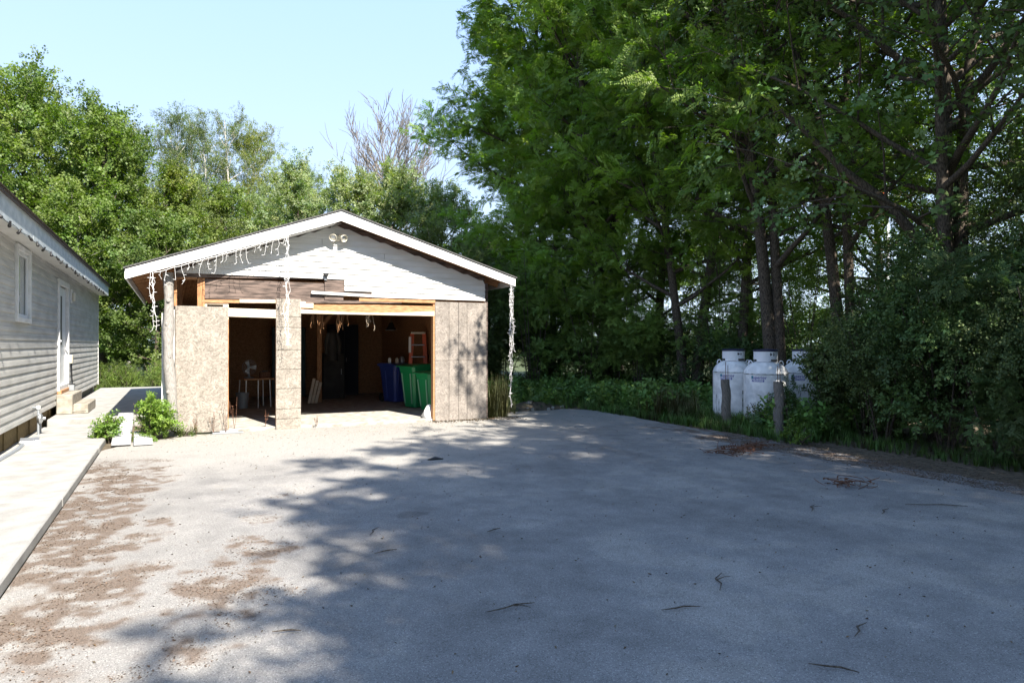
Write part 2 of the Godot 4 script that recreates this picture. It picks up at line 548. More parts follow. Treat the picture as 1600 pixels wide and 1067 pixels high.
func ground_wear() -> ImageTexture:
	# 24 m square, (-9, -21) .. (15, 3): what years of use left on the paving; white means untouched
	var S := 1024
	var n1 := noise(51, 0.25, 5)
	var n2 := noise(52, 1.3, 5)
	var n3 := noise(53, 4.0, 4)
	var d := PackedByteArray()
	d.resize(S * S * 3)
	for j in S:
		var z := -21.0 + 24.0 * j / S
		for i in S:
			var x := -9.0 + 24.0 * i / S
			var f1 := n1.get_noise_2d(x, z)
			var f2 := n2.get_noise_2d(x, z)
			var f3 := n3.get_noise_2d(x, z)
			var k := 0.76 + 0.22 * f1 + 0.17 * f2 + 0.12 * f3
			k -= 0.10 * clampf(1.0 - absf(x - 2.6 - 0.25 * (z + 13.0) + f1) / 0.35, 0.0, 1.0) + 0.10 * clampf(1.0 - absf(x - 4.3 - 0.25 * (z + 13.0) + f1) / 0.35, 0.0, 1.0)
			var c := Vector3(k, k, k)
			k -= 0.16 * clampf(1.0 - absf(f2 + 0.35 * f3 - 0.05) / 0.035, 0.0, 1.0) * clampf(f1 * 3.0 + 0.2, 0.0, 1.0)
			c = Vector3(k, k, k) if f1 + f2 < 0.25 else Vector3(k, k * 0.985, k * 0.955) * 1.06
			# pale gravel dust before the garage
			var dust := clampf((-8.2 - z + 1.6 * f1 + 1.0 * f2 + (2.0 - absf(x - 2.5) * 0.55)) / 3.0, 0.0, 1.0)
			dust = maxf(dust, clampf((1.4 - x + f1 * 1.5 + f2) / 2.5, 0.0, 1.0) * 0.55)
			c = c.lerp(Vector3(1.0, 0.985, 0.94), dust * 0.9)
			# rotted leaves along the path and the right-hand edge
			var dl := absf(x + 0.68 - 0.25 * f1 * 2.0) / 0.55
			var lit := clampf(1.1 - dl + f2 * 0.9 + f3 * 0.45, 0.0, 1.0) * clampf((z + 10.8) / 1.5, 0, 1) * clampf((-3.6 - z) / 0.8, 0, 1)
			var dr := absf(x - 0.2 - (z + 5.0) * -0.33) + absf(z + 4.9) * 0.35
			lit = maxf(lit, clampf(0.48 - dr + f2 * 0.8 + f3 * 0.5, 0.0, 1.0))
			var edge := clampf((x - 7.95 - 0.05 * (z + 8.0) * (1.0 if z > -8.0 else 0.0) + f2 * 0.7 + f3 * 0.4) / 0.5, 0.0, 1.0) * clampf((z + 11.0) / 2.0, 0, 1)
			lit = maxf(lit, edge)
			c = c.lerp(Vector3(0.40, 0.295, 0.225), clampf(lit * 1.7 * (0.6 + 1.6 * f3 + 0.6 * f2), 0.0, 0.85))
			# oil spots and damp marks
			var o1 := Vector2((x - 1.94) / 0.16, (z + 6.03) / 0.11).length()
			if o1 < 1.0 + f3 * 0.4:
				c *= 0.72
			d[(j * S + i) * 3] = clampi(int(Color(c.x, 0, 0).linear_to_srgb().r * 255), 0, 255)
			d[(j * S + i) * 3 + 1] = clampi(int(Color(c.y, 0, 0).linear_to_srgb().r * 255), 0, 255)
			d[(j * S + i) * 3 + 2] = clampi(int(Color(c.z, 0, 0).linear_to_srgb().r * 255), 0, 255)
	return tex_from(S, S, d)


# ---------------------------------------------------------------- ground
func build_ground():
	var g := PackedVector2Array([Vector2(-400, -400), Vector2(400, -400), Vector2(400, 400), Vector2(-400, 400)])
	struct_("ground", poly_sheet(g, -0.03, 0.0), mats.grass_soil, "grassy earth round the driveway and under the trees")
	var edge := PackedVector2Array([Vector2(-0.95, 14), Vector2(-0.95, -11.6), Vector2(-0.7, -12.35), Vector2(0.0, -12.75), Vector2(0.9, -12.98), Vector2(1.6, -13.06), Vector2(3.0, -13.09), Vector2(4.75, -13.07), Vector2(5.9, -13.0),
		Vector2(6.5, -13.6), Vector2(7.0, -14.05), Vector2(7.7, -14.3), Vector2(8.4, -14.25), Vector2(8.95, -13.7), Vector2(8.95, -12.6), Vector2(8.75, -11.3), Vector2(8.7, -9.9), Vector2(8.85, -8.6), Vector2(8.75, -7.4), Vector2(8.6, -6.7), Vector2(8.35, -5.6),
		Vector2(8.4, -4.4), Vector2(8.3, -2.0), Vector2(8.4, 14)])
	var fine := PackedVector2Array()
	rng.seed = 7
	for i in edge.size():
		var p := edge[i]
		var q := edge[(i + 1) % edge.size()]
		var m := 1 if p.distance_to(q) > 10.0 or i >= edge.size() - 2 else int(p.distance_to(q) / 0.18) + 1
		for k in m:
			var r := p.lerp(q, float(k) / m)
			if m > 1 and r.x > -0.9:
				r += Vector2(rng.randf_range(-0.05, 0.05), rng.randf_range(-0.05, 0.05))
			fine.append(r)
	struct_("driveway", poly_sheet(fine, 0.0, 0.04), mats.asphalt, "worn grey asphalt driveway before the garage")
	# soil verge under the weeds, slightly proud of the earth
	var verge := PackedVector2Array([Vector2(8.0, 6), Vector2(8.0, -8.0), Vector2(8.3, -14.0), Vector2(6.5, -13.9), Vector2(6.0, -20), Vector2(24, -24), Vector2(24, 6)])
	struct_("soil_verge", poly_sheet(verge, -0.016, 0.0), mats.soil, "dark leaf-strewn soil under the right-hand trees")
	struct_("planting_strip", poly_sheet(PackedVector2Array([Vector2(-0.97, -11.4), Vector2(0.0, -12.4), Vector2(0.0, -15.0), Vector2(-0.97, -15.0)]), -0.008, 0.0), mats.soil, "bare soil between path, slab and garage")
	# path along the house: poured panels with joints
	var path := Node3D.new()
	path.name = "garden_path"
	add_child(path)
	path.set_meta("kind", "structure")
	path.set_meta("label", "pale concrete path along the house wall")
	var zz := [3.0, -0.6, -4.2, -7.8, -11.4, -14.9]
	for i in zz.size() - 1:
		var st := mb()
		box(st, Vector3(-1.5, 0.035, (zz[i] + zz[i + 1]) / 2.0), Vector3(1.08, 0.1, zz[i] - zz[i + 1] - 0.012), Basis(Vector3.UP, 0.002 * (i % 2)), 0.012)
		part("path_panel", st.commit(), mats.concrete, path)
	struct_("gravel_bed", poly_sheet(PackedVector2Array([Vector2(-2.2, 3), Vector2(-2.0, 3), Vector2(-2.0, -14.9), Vector2(-2.2, -14.9)]), 0.05, 0.08), mats.old_concrete, "gravelly strip at the foot of the house wall")
	var sl := mb()
	box(sl, Vector3(-1.05, 0.07, -20.0), Vector3(2.06, 0.23, 10.1), Basis.IDENTITY, 0.012)
	struct_("concrete_slab", sl.commit(), mats.concrete, "raised concrete slab between house and garage")


# ---------------------------------------------------------------- house
func build_house():
	var h := thing("house", "long pale grey sided house with white door and small window", "house", Vector3(-2.08, 0, -24.2))
	var L := 21.6   # along +z from the far corner
	var win := [11.13, 12.09, 1.95, 2.97]
	var door := [6.75, 8.05, 0.66, 2.80]
	var st := mb()
	# wall behind the siding; u runs along the house, w into it
	holed(st, 0.0, L, 0.36, 3.14, [win, door], Vector3(-0.02, 0, 0), Vector3(0, 0, 1), Vector3.UP, Vector3(-0.16, 0, 0))
	box(st, Vector3(-3.6, 1.6, 0.08), Vector3(7.0, 3.1, 0.16))
	box(st, Vector3(-7.0, 1.6, L / 2), Vector3(0.16, 3.1, L))
	box(st, Vector3(-3.6, 1.6, L - 0.08), Vector3(7.0, 3.1, 0.16))
	box(st, Vector3(-3.6, 3.12, L / 2), Vector3(7.0, 0.06, L))
	part("wall", st.commit(), mats.house_siding, h)
	# lap boards
	var n := 22
	var y0 := 0.36
	var ch := (3.14 - y0) / n
	var shared := {}
	for i in n:
		var yb := y0 + ch * i
		var runs := [[0.06, L]]
		for o in [win, door]:
			if yb + ch > o[2] - 0.02 and yb < o[3] + 0.02:
				var cut := []
				for r in runs:
					if o[0] - 0.07 > r[0] and o[1] + 0.07 < r[1]:
						cut.append([r[0], o[0] - 0.07])
						cut.append([o[1] + 0.07, r[1]])
					else:
						cut.append(r)
				runs = cut
		var pieces := []
		for r in runs:   # long courses are pieced together from shorter boards
			if r[1] - r[0] > 5.0:
				var cut: float = r[0] + 1.4 + fmod(i * 1.9, 3.4)
				pieces.append([r[0], cut - 0.002])
				pieces.append([cut + 0.002, r[1]])
			else:
				pieces.append(r)
		for r in pieces:
			var key := "%.2f_%.2f" % [r[0], r[1]]
			if not shared.has(key):
				var s2 := mb()
				prism(s2, PackedVector2Array([Vector2(-0.018, 0.0), Vector2(0.012, 0.0), Vector2(0.016, 0.006), Vector2(0.014, ch * 0.48), Vector2(0.006, ch * 0.5), Vector2(0.011, ch * 0.53), Vector2(0.002, ch + 0.004), Vector2(-0.018, ch + 0.004)]),
					Vector3(0, 0, r[0]), Vector3.RIGHT, Vector3.UP, Vector3(0, 0, r[1] - r[0]))
				shared[key] = s2.commit()
			part("siding_board", shared[key], mats.house_siding, h, Vector3(0, yb, 0))
	part("corner_trim", span(Vector3(-0.1, 0.34, -0.02), Vector3(0.022, 3.14, 0.058)), mats.white_trim, h)
	part("corner_trim", span(Vector3(-0.02, 3.075, 0.06), Vector3(0.021, 3.145, L)), mats.white_trim, h)
	# foundation of upright boards, as far as the path hides it not
	for i in 38:
		var zc := 6.6 + i * 0.32
		if zc > 12.6 and zc < 14.4:
			continue
		part("foundation_board", span(Vector3(-0.14, -0.03, zc + 0.008), Vector3(-0.09 + 0.008 * (i % 3), 0.36, zc + 0.312)), mats.foundation_wood, h)
	part("foundation", span(Vector3(-0.3, -0.03, 0.0), Vector3(-0.16, 0.358, L)), mats.old_concrete, h)
	# basement window
	var bw := part("basement_window", span(Vector3(-0.13, 0.02, 12.75), Vector3(-0.10, 0.355, 14.3)), mats.interior_dark, h)
	for z in [12.72, 13.24, 13.76, 14.3]:
		part("frame", span(Vector3(-0.098, 0.02, z), Vector3(-0.06, 0.352, z + 0.06)), mats.lead, bw)
	# roof: soffit, fascia, deck
	part("soffit", span(Vector3(-0.02, 3.06, -0.25), Vector3(0.235, 3.085, L + 0.2)), mats.gable_siding, h)
	var f := mb()
	for i in 7:
		box(f, Vector3(0.248 + 0.002 * (i % 2), 3.205, -0.25 + (L + 0.45) * (i + 0.5) / 7.0), Vector3(0.022, 0.3, (L + 0.45) / 7.0 - 0.004))
	part("fascia", f.commit(), mats.blue_fascia, h)
	var r := mb()
	prism(r, PackedVector2Array([Vector2(0.29, 3.345), Vector2(0.285, 3.40), Vector2(-3.6, 4.72), Vector2(-7.5, 3.40), Vector2(-7.5, 3.345), Vector2(-3.6, 4.64)]), Vector3(0, 0, -0.3), Vector3.RIGHT, Vector3.UP, Vector3(0, 0, L + 0.55))
	var roof := part("roof", r.commit(), mats.shingle, h)
	for c in 2:
		var s3 := mb()
		rng.seed = 60 + c
		var z := -0.3
		while z < L + 0.2:
			var w := rng.randf_range(0.22, 0.34)
			var x: float = 0.285 - 0.14 * c
			box(s3, Vector3(x - 0.06, 3.409 + (0.285 - x + 0.06) * 0.34, z + w / 2), Vector3(0.17, 0.010 + rng.randf() * 0.008, w - 0.008), Basis(Vector3(0, 0, 1), -0.33))
			z += w
		part("shingle_course", s3.commit(), mats.shingle, roof).set_meta("kind", "stuff")
	for s in [0.08, L - 0.18]:
		var gs := mb()
		prism(gs, PackedVector2Array([Vector2(0.0, 3.14), Vector2(-3.6, 4.62), Vector2(-7.1, 3.14)]), Vector3(0, 0, s), Vector3.RIGHT, Vector3.UP, Vector3(0, 0, 0.1))
		part("gable", gs.commit(), mats.house_siding, h)
	# window
	var w0 := part("window", frame_mesh(win[0] - 0.06, win[1] + 0.06, win[2] - 0.06, win[3] + 0.06, 0.075, 0.05), mats.white_trim, h)
	part("sash", frame_mesh(win[0] + 0.02, win[1] - 0.02, win[2] + 0.02, win[3] - 0.02, 0.045, 0.012), mats.white_door, w0)
	part("pane", span(Vector3(-0.03, win[2] + 0.05, win[0] + 0.05), Vector3(-0.024, win[3] - 0.05, win[1] - 0.05)), mats.glass, w0)
	part("blind", span(Vector3(-0.17, win[2], win[0]), Vector3(-0.15, win[3], win[1])), mats.interior_dark, w0)
	# door
	var d := part("door", span(Vector3(-0.06, door[2] + 0.04, door[0] + 0.07), Vector3(-0.01, door[3] - 0.06, door[1] - 0.07), 0.004), mats.white_door, h)
	part("frame", frame_mesh(door[0] - 0.065, door[1] + 0.065, door[2] - 0.03, door[3] + 0.065, 0.10, 0.05), mats.white_trim, d)
	part("window", span(Vector3(-0.008, 1.55, door[1] - 0.62), Vector3(0.002, 2.55, door[1] - 0.40)), mats.black, d)
	part("sill", span(Vector3(-0.06, door[2] - 0.09, door[0] - 0.06), Vector3(0.08, door[2] - 0.02, door[1] + 0.06), 0.006), mats.orange_lumber, d)
	var kn := mb()
	lathe(kn, [[0.012, 0.0], [0.012, 0.03], [0.03, 0.045], [0.03, 0.065], [0.0, 0.075]], 12, Vector3(-0.012, 1.62, door[1] - 0.16), Basis(Vector3(0, 0, 1), -PI / 2))
	part("handle", kn.commit(), mats.steel, d)
	var dl := mb()
	lathe(dl, [[0.024, 0.0], [0.024, 0.012], [0.0, 0.014]], 12, Vector3(-0.012, 1.78, door[1] - 0.16), Basis(Vector3(0, 0, 1), -PI / 2))
	part("lock", dl.commit(), mats.steel, d)
	# porch lamp and outlet beyond the door
	var pl := part("porch_lamp", span(Vector3(0.01, 2.48, 6.2), Vector3(0.05, 2.78, 6.34), 0.008), mats.white_trim, h)
	part("lamp_shade", span(Vector3(0.052, 2.52, 6.215), Vector3(0.11, 2.72, 6.325), 0.02), mats.cream_plastic, pl)
	part("outlet_box", span(Vector3(0.012, 1.14, 6.22), Vector3(0.07, 1.32, 6.42), 0.01), mats.cream_plastic, h)
	var hose := mb()
	tube(hose, PackedVector3Array([Vector3(0.04, 1.14, 6.3), Vector3(0.045, 0.9, 6.28), Vector3(0.05, 0.62, 6.2), Vector3(0.07, 0.52, 6.15)]), [0.012, 0.012, 0.012, 0.012], 6)
	part("cable", hose.commit(), mats.black, h)
	# string of small dark bulbs under the eave
	var sl := thing("bulb_string", "dark bulbs strung along the fascia bottom of the grey house", "string lights", Vector3(-1.81, 3.05, -24.2))
	var wire := mb()
	var wp := PackedVector3Array()
	var wr := []
	var k := 1.2
	while k < 17.0:
		wp.append(Vector3(0.0, 0.0 + 0.012 * sin(k * 7.0), k))
		wr.append(0.004)
		k += 0.2
	tube(wire, wp, wr, 4)
	part("wire", wire.commit(), mats.black, sl)
	var bm := mb()
	lathe(bm, [[0.0, -0.07], [0.016, -0.06], [0.022, -0.04], [0.014, -0.015], [0.012, 0.02], [0.0, 0.022]], 8)
	var bulb := bm.commit()
	k = 1.6
	while k < 16.9:
		var b := part("bulb", bulb, mats.black, sl, Vector3(0.01, 0.0, k))
		b.rotation = Vector3(0.5 * sin(k * 5.0), 0, 0.6 * cos(k * 3.0))
		k += 0.62


func frame_mesh(z0: float, z1: float, y0: float, y1: float, w: float, out: float) -> ArrayMesh:
	var st := mb()
	box(st, Vector3(out / 2 - 0.01, (y0 + y1) / 2, z0 + w / 2), Vector3(out + 0.02, y1 - y0, w), Basis.IDENTITY, 0.004)
	box(st, Vector3(out / 2 - 0.01, (y0 + y1) / 2, z1 - w / 2), Vector3(out + 0.02, y1 - y0, w), Basis.IDENTITY, 0.004)
	box(st, Vector3(out / 2 - 0.013, y0 + w / 2, (z0 + z1) / 2), Vector3(out + 0.02, w, z1 - z0 - 2 * w), Basis.IDENTITY, 0.004)
	box(st, Vector3(out / 2 - 0.013, y1 - w / 2, (z0 + z1) / 2), Vector3(out + 0.02, w, z1 - z0 - 2 * w), Basis.IDENTITY, 0.004)
	return st.commit()


# ---------------------------------------------------------------- garage
const ROOF_L := Vector2(-0.71, 2.785)
const ROOF_A := Vector2(2.775, 4.03)
const ROOF_R := Vector2(6.38, 2.93)
const FRONT := -13.1
const BACK := -21.0


func roof_y(x: float) -> float:
	if x < ROOF_A.x:
		return lerpf(ROOF_L.y, ROOF_A.y, (x - ROOF_L.x) / (ROOF_A.x - ROOF_L.x))
	return lerpf(ROOF_A.y, ROOF_R.y, (x - ROOF_A.x) / (ROOF_R.x - ROOF_A.x))


func build_garage():
	var g := thing("garage", "open weathered garage with white gable siding and chipboard front", "garage", Vector3(0, 0, FRONT))
	# local z: 0 at the front face, negative inwards
	var D := BACK - FRONT
	var fl := mb()
	box(fl, Vector3(2.94, 0.0, D / 2 - 0.02), Vector3(5.86, 0.1, -D - 0.02), Basis.IDENTITY, 0.01)
	part("floor", fl.commit(), mats.old_concrete, g)
	var lw := mb()
	box(lw, Vector3(0.03, 1.35, D / 2), Vector3(0.03, 2.72, -D - 0.1))
	part("wall", lw.commit(), mats.osb_brown, g)
	var rw := mb()
	box(rw, Vector3(5.85, 1.42, D / 2), Vector3(0.03, 2.84, -D - 0.1))
	part("wall", rw.commit(), mats.osb_brown, g)
	var bk := mb()
	prism(bk, PackedVector2Array([Vector2(0.0, 0.0), Vector2(5.88, 0.0), Vector2(5.88, roof_y(5.88) - 0.1), Vector2(ROOF_A.x, ROOF_A.y - 0.1), Vector2(0.0, roof_y(0.0) - 0.1)]), Vector3(0, 0, D), Vector3.RIGHT, Vector3.UP, Vector3(0, 0, -0.04))
	part("wall", bk.commit(), mats.osb_brown, g)
	# outer sheathing of the side walls
	part("side_cladding", span(Vector3(-0.02, 0.02, D), Vector3(0.012, 2.72, -0.06)), mats.white_trim, g)
	part("side_cladding", span(Vector3(5.868, 0.02, D), Vector3(5.9, 2.84, -0.02)), mats.tar_board, g)
	part("corner_board", span(Vector3(-0.19, 0.02, -0.10), Vector3(-0.03, 2.1, -0.07)), mats.white_trim, g)
	# studs inside
	var stud := boxm(Vector3(0.09, 2.66, 0.04))
	for i in 12:
		part("stud", stud, mats.post_lumber, g, Vector3(0.09, 1.36, -0.5 - i * 0.61))
	# roof
	for s in 2:
		var a: Vector2 = ROOF_L if s == 0 else ROOF_R
		var st := mb()
		prism(st, PackedVector2Array([a + Vector2(0, -0.035), ROOF_A + Vector2(0, -0.035), ROOF_A, a]), Vector3(0, 0, 0.38), Vector3.RIGHT, Vector3.UP, Vector3(0, 0, D - 0.8))
		part("roof_deck", st.commit(), mats.osb_brown, g)
		var s2 := mb()
		var o := Vector2(-0.03, 0.0) if s == 0 else Vector2(0.03, 0.0)
		prism(s2, PackedVector2Array([a + o + Vector2(0, 0.004), ROOF_A + Vector2(0, 0.004), ROOF_A + Vector2(0, 0.03), a + o + Vector2(0, 0.03)]), Vector3(0, 0, 0.43), Vector3.RIGHT, Vector3.UP, Vector3(0, 0, D - 0.9))
		part("roof_shingles", s2.commit(), mats.garage_shingle, g)
		# rake fascia in three sheets with their joints
		var cuts: Array = [0.0, 0.34, 0.68, 1.0]
		for k in 3:
			var p: Vector2 = a.lerp(ROOF_A, cuts[k])
			var q: Vector2 = a.lerp(ROOF_A, cuts[k + 1])
			var hp: float = lerpf(0.165, 0.185, cuts[k])
			var hq: float = lerpf(0.165, 0.185, cuts[k + 1])
			var s3 := mb()
			prism(s3, PackedVector2Array([p + Vector2(0, -hp), q + Vector2(0, -hq), q + Vector2(0, -0.002), p + Vector2(0, -0.002)]), Vector3(0, 0, 0.384 + 0.003 * (k % 2)), Vector3.RIGHT, Vector3.UP, Vector3(0, 0, 0.025))
			part("rake_fascia", s3.commit(), mats.white_trim, g)
		# eave fascia along the side
		part("eave_board", span(Vector3(a.x - 0.012, a.y - 0.15, D - 0.4), Vector3(a.x + 0.012, a.y - 0.004, 0.38)), mats.white_trim, g)
		# lookouts under the overhang and rafters inside
		for i in 14:
			var z := 0.30 - i * 0.61
			if z < D + 0.1:
				break
			var pa := Vector3(a.x, a.y - 0.10, z)
			var pb := Vector3(ROOF_A.x, ROOF_A.y - 0.10, z)
			part("rafter", barm(pa.lerp(pb, 0.02), pb, 0.04, 0.12), mats.orange_lumber, g)
	for i in 6:
		part("ceiling_tie", barm(Vector3(0.1, 2.72, -0.9 - i * 1.22), Vector3(5.8, 2.78, -0.9 - i * 1.22), 0.04, 0.14), mats.post_lumber, g)
	# soffit remains behind the rake on the left and the dark gap on the right
	var so := mb()
	for k in 8:
		var p1: Vector2 = ROOF_L.lerp(ROOF_A, 0.30 + k * 0.085)
		var p2: Vector2 = ROOF_L.lerp(ROOF_A, 0.30 + (k + 1) * 0.085)
		prism(so, PackedVector2Array([p1 + Vector2(0, -0.195), p2 + Vector2(-0.005, -0.195), p2 + Vector2(-0.005, -0.185), p1 + Vector2(0, -0.185)]), Vector3(0, 0, 0.02), Vector3.RIGHT, Vector3.UP, Vector3(0, 0, 0.36))
	part("soffit", so.commit(), mats.white_trim, g)
	# gable siding, course by course; under it a dark felt
	var felt := mb()
	prism(felt, PackedVector2Array([Vector2(0.0, 2.72), Vector2(2.9, 2.80), Vector2(2.9, 2.50), Vector2(5.86, 2.47), Vector2(5.86, roof_y(5.86) - 0.12), Vector2(ROOF_A.x, ROOF_A.y - 0.12), Vector2(0.0, roof_y(0.0) - 0.12)]), Vector3(0, 0, -0.06), Vector3.RIGHT, Vector3.UP, Vector3(0, 0, 0.06))
	part("gable_felt", felt.commit(), mats.tar_board, g)
	var ch := 0.107
	for i in 14:
		var yb := 2.475 + ch * i
		var yt := yb + ch
		# where the course fits under the roof
		var lo := 0.0
		var hi := 5.86
		var lim := 0.20
		var tl := (yb + 0.03 + lim - ROOF_L.y) / (ROOF_A.y - ROOF_L.y)
		var tr := (yb + 0.03 + lim - ROOF_R.y) / (ROOF_A.y - ROOF_R.y)
		lo = maxf(lo, lerpf(ROOF_L.x, ROOF_A.x, tl))
		hi = minf(hi, lerpf(ROOF_R.x, ROOF_A.x, tr))
		var tl2 := (yt + lim - ROOF_L.y) / (ROOF_A.y - ROOF_L.y)
		var tr2 := (yt + lim - ROOF_R.y) / (ROOF_A.y - ROOF_R.y)
		var lo2 := clampf(lerpf(ROOF_L.x, ROOF_A.x, tl2), lo, hi)
		var hi2 := clampf(lerpf(ROOF_R.x, ROOF_A.x, tr2), lo, hi)
		if i == 0:
			lo = 3.45
		elif i == 1:
			lo = 2.92
		elif i == 2:
			lo = 2.92
		if i < 3:
			lo2 = lo
		if hi - lo < 0.1:
			break
		var runs := [[lo, lo2, hi, hi2]]
		if i in [3, 4, 6, 7, 9]:   # butt joints
			var m: float = [0, 0, 0, 3.7, 1.6, 0, 2.1, 3.7, 0, 2.5][i]
			runs = [[lo, lo2, m - 0.004, m - 0.004], [m + 0.004, m + 0.004, hi, hi2]]
		for r in runs:
			# the profile leans out at the bottom: two quads with a lip
			var s4 := mb()
			var bz := 0.027
			var tz := 0.004
			var A := Vector3(r[0], yb, bz)
			var B := Vector3(r[2], yb, bz)
			var C := Vector3(r[3], yt + 0.003, tz)
			var E := Vector3(r[1], yt + 0.003, tz)
			var n := (B - A).cross(E - A).normalized()
			quad(s4, A, B, C, E, n)
			var back := Vector3(0, 0, -0.022)
			quad(s4, A, B, B + back, A + back, Vector3.DOWN)
			quad(s4, E, C, C + back * 0.2, E + back * 0.2, Vector3.UP)
			quad(s4, A, E, E + back * 0.2, A + back, Vector3.LEFT)
			quad(s4, B, C, C + back * 0.2, B + back, Vector3.RIGHT)
			quad(s4, A + back, B + back, C + back * 0.2, E + back * 0.2, Vector3.BACK * -1.0)
			part("siding_board", s4.commit(), mats.gable_siding, g, Vector3(0, 0, 0.001))
	part("starter_strip", barm(Vector3(2.3, 2.53, 0.035), Vector3(3.45, 2.50, 0.04), 0.02, 0.05), mats.gable_siding, g)
	# stripped band over the doors
	var band := part("header_band", span(Vector3(0.48, 2.36, -0.07), Vector3(2.9, 2.715, -0.03)), mats.tar_board, g)
	for i in 3:
		part("board", span(Vector3(0.48, 2.365 + i * 0.115, -0.03), Vector3(2.88 - 0.2 * (i % 2), 2.476 + i * 0.115, -0.022 + 0.003 * (i % 2))), mats.tar_board, band)
	part("patch_board", span(Vector3(2.55, 2.40, -0.015), Vector3(2.9, 2.79, 0.008)), mats.tar_board, g)
	part("corner_stud", span(Vector3(0.0, 2.22, -0.10), Vector3(0.045, 2.72, 0.0)), mats.post_lumber, g)
	for k in 3:
		part("stud", span(Vector3(0.365 + k * 0.04, 2.22, -0.10), Vector3(0.402 + k * 0.04, 2.72, 0.004 * k)), mats.post_lumber, g)
	part("top_plate", span(Vector3(0.0, 2.69, -0.10), Vector3(0.36, 2.73, -0.005)), mats.orange_lumber, g)
	part("ledger_board", barm(Vector3(0.44, 2.315, -0.02), Vector3(2.12, 2.345, -0.02), 0.06, 0.055), mats.orange_lumber, g)
	part("ledger_board", barm(Vector3(1.05, 2.335, 0.022), Vector3(1.66, 2.345, 0.022), 0.02, 0.06), mats.pale_lumber, g)
	part("cripple", span(Vector3(0.40, 2.2, -0.06), Vector3(0.52, 2.30, -0.01)), mats.pale_lumber, g)
	part("cripple", span(Vector3(0.78, 2.0, -0.06), Vector3(0.87, 2.30, -0.012)), mats.pale_lumber, g)
	part("cripple", span(Vector3(0.52, 2.262, -0.055), Vector3(0.78, 2.30, -0.012)), mats.pale_lumber, g)
	part("door_header", barm(Vector3(0.86, 2.13, -0.03), Vector3(1.68, 2.115, -0.03), 0.06, 0.155, Vector3.UP, 0.004), mats.pale_lumber, g)
	# chipboard panel left of the small door
	part("chipboard_panel", span(Vector3(0.02, 0.02, -0.03), Vector3(0.86, 2.225, 0.012), 0.003), mats.osb, g)
	part("door_jamb", span(Vector3(0.845, 0.02, -0.12), Vector3(0.875, 2.24, -0.032)), mats.post_lumber, g)
	# pillar between the doors, chipboard in strips
	part("pillar_core", span(Vector3(1.69, 0.03, -0.22), Vector3(2.10, 2.38, -0.02)), mats.post_lumber, g)
	var ys := [-0.02, 0.19, 0.375, 0.745, 1.10, 1.46, 1.87, 2.07, 2.40]
	for i in 8:
		part("chipboard_strip", span(Vector3(1.675, ys[i] + 0.003, -0.018), Vector3(2.115, ys[i + 1] - 0.004, 0.012 + 0.003 * (i % 3)), 0.002), mats.osb, g)
	# header over the wide opening
	var hd := mb()
	var xs := 12
	var top := PackedVector2Array()
	for i in xs + 1:
		var t := float(i) / xs
		top.append(Vector2(lerpf(2.10, 4.74, t), 2.215 - 0.05 * sin(PI * t) + 0.02 * t + (0.12 if t < 0.0 else 0.0)))
	var pl := PackedVector2Array([Vector2(4.74, 2.135), Vector2(2.10, 2.135)])
	pl.append_array(top)
	prism(hd, pl, Vector3(0, 0, -0.05), Vector3.RIGHT, Vector3.UP, Vector3(0, 0, 0.062))
	part("header_beam", hd.commit(), mats.pale_lumber, g)
	var hu := mb()
	var pu := PackedVector2Array()
	for i in xs + 1:
		pu.append(top[xs - i] + Vector2(0, 0.004))
	pu.append_array(PackedVector2Array([Vector2(2.10, 2.33), Vector2(4.74, 2.335)]))
	prism(hu, pu, Vector3(0, 0, -0.06), Vector3.RIGHT, Vector3.UP, Vector3(0, 0, 0.05))
	part("header_beam", hu.commit(), mats.orange_lumber, g)
	part("header_beam", span(Vector3(2.10, 2.24, 0.0), Vector3(2.34, 2.36, 0.016)), mats.pale_lumber, g)
	part("flashing_board", barm(Vector3(2.2, 2.355, 0.0), Vector3(4.05, 2.40, 0.0), 0.04, 0.05), mats.tar_board, g)
	part("flashing_board", barm(Vector3(3.2, 2.42, 0.005), Vector3(4.75, 2.425, 0.005), 0.04, 0.06), mats.orange_lumber, g)
	part("door_jamb", span(Vector3(4.715, 0.02, -0.12), Vector3(4.748, 2.42, 0.004)), mats.orange_lumber, g)
	# panel right of the wide opening: two rows of four sheets
	var px := [4.75, 5.055, 5.265, 5.455, 5.90]
	for j in 2:
		for i in 4:
			part("chipboard_sheet", span(Vector3(px[i] + 0.003, 0.0 + 1.232 * j, -0.02), Vector3(px[i + 1] - 0.003, 1.226 + 1.20 * j, 0.012 + 0.003 * ((i + j) % 2)), 0.002), mats.osb_gray, g)
	part("corner_board", span(Vector3(5.905, 0.0, -0.05), Vector3(5.935, 2.84, -0.01)), mats.tar_board, g)
	# nail heads and knots catch the eye on the sheets
	var nails := mb()
	rng.seed = 71
	for i in 46:
		var p := Vector3(rng.randf_range(0.06, 0.84), rng.randf_range(0.1, 2.2), 0.012)
		if i > 30:
			p = Vector3([4.79, 5.02, 5.30, 5.49, 5.86][i % 5], 0.1 + 0.15 * (i - 30), 0.016)
		lathe(nails, [[0.006, -0.001], [0.006, 0.002], [0.0, 0.003]], 6, p, Basis(Vector3.RIGHT, PI / 2))
	part("nail_heads", nails.commit(), mats.rust, g).set_meta("kind", "stuff")
	# rough log standing at the left corner
	rng.seed = 72
	var lg := thing("corner_log", "rough grey log standing at the left corner of the garage", "log", Vector3(-0.03, 0, FRONT + 0.10))
	var lt := mb()
	var lp := PackedVector3Array()
	var lr := []
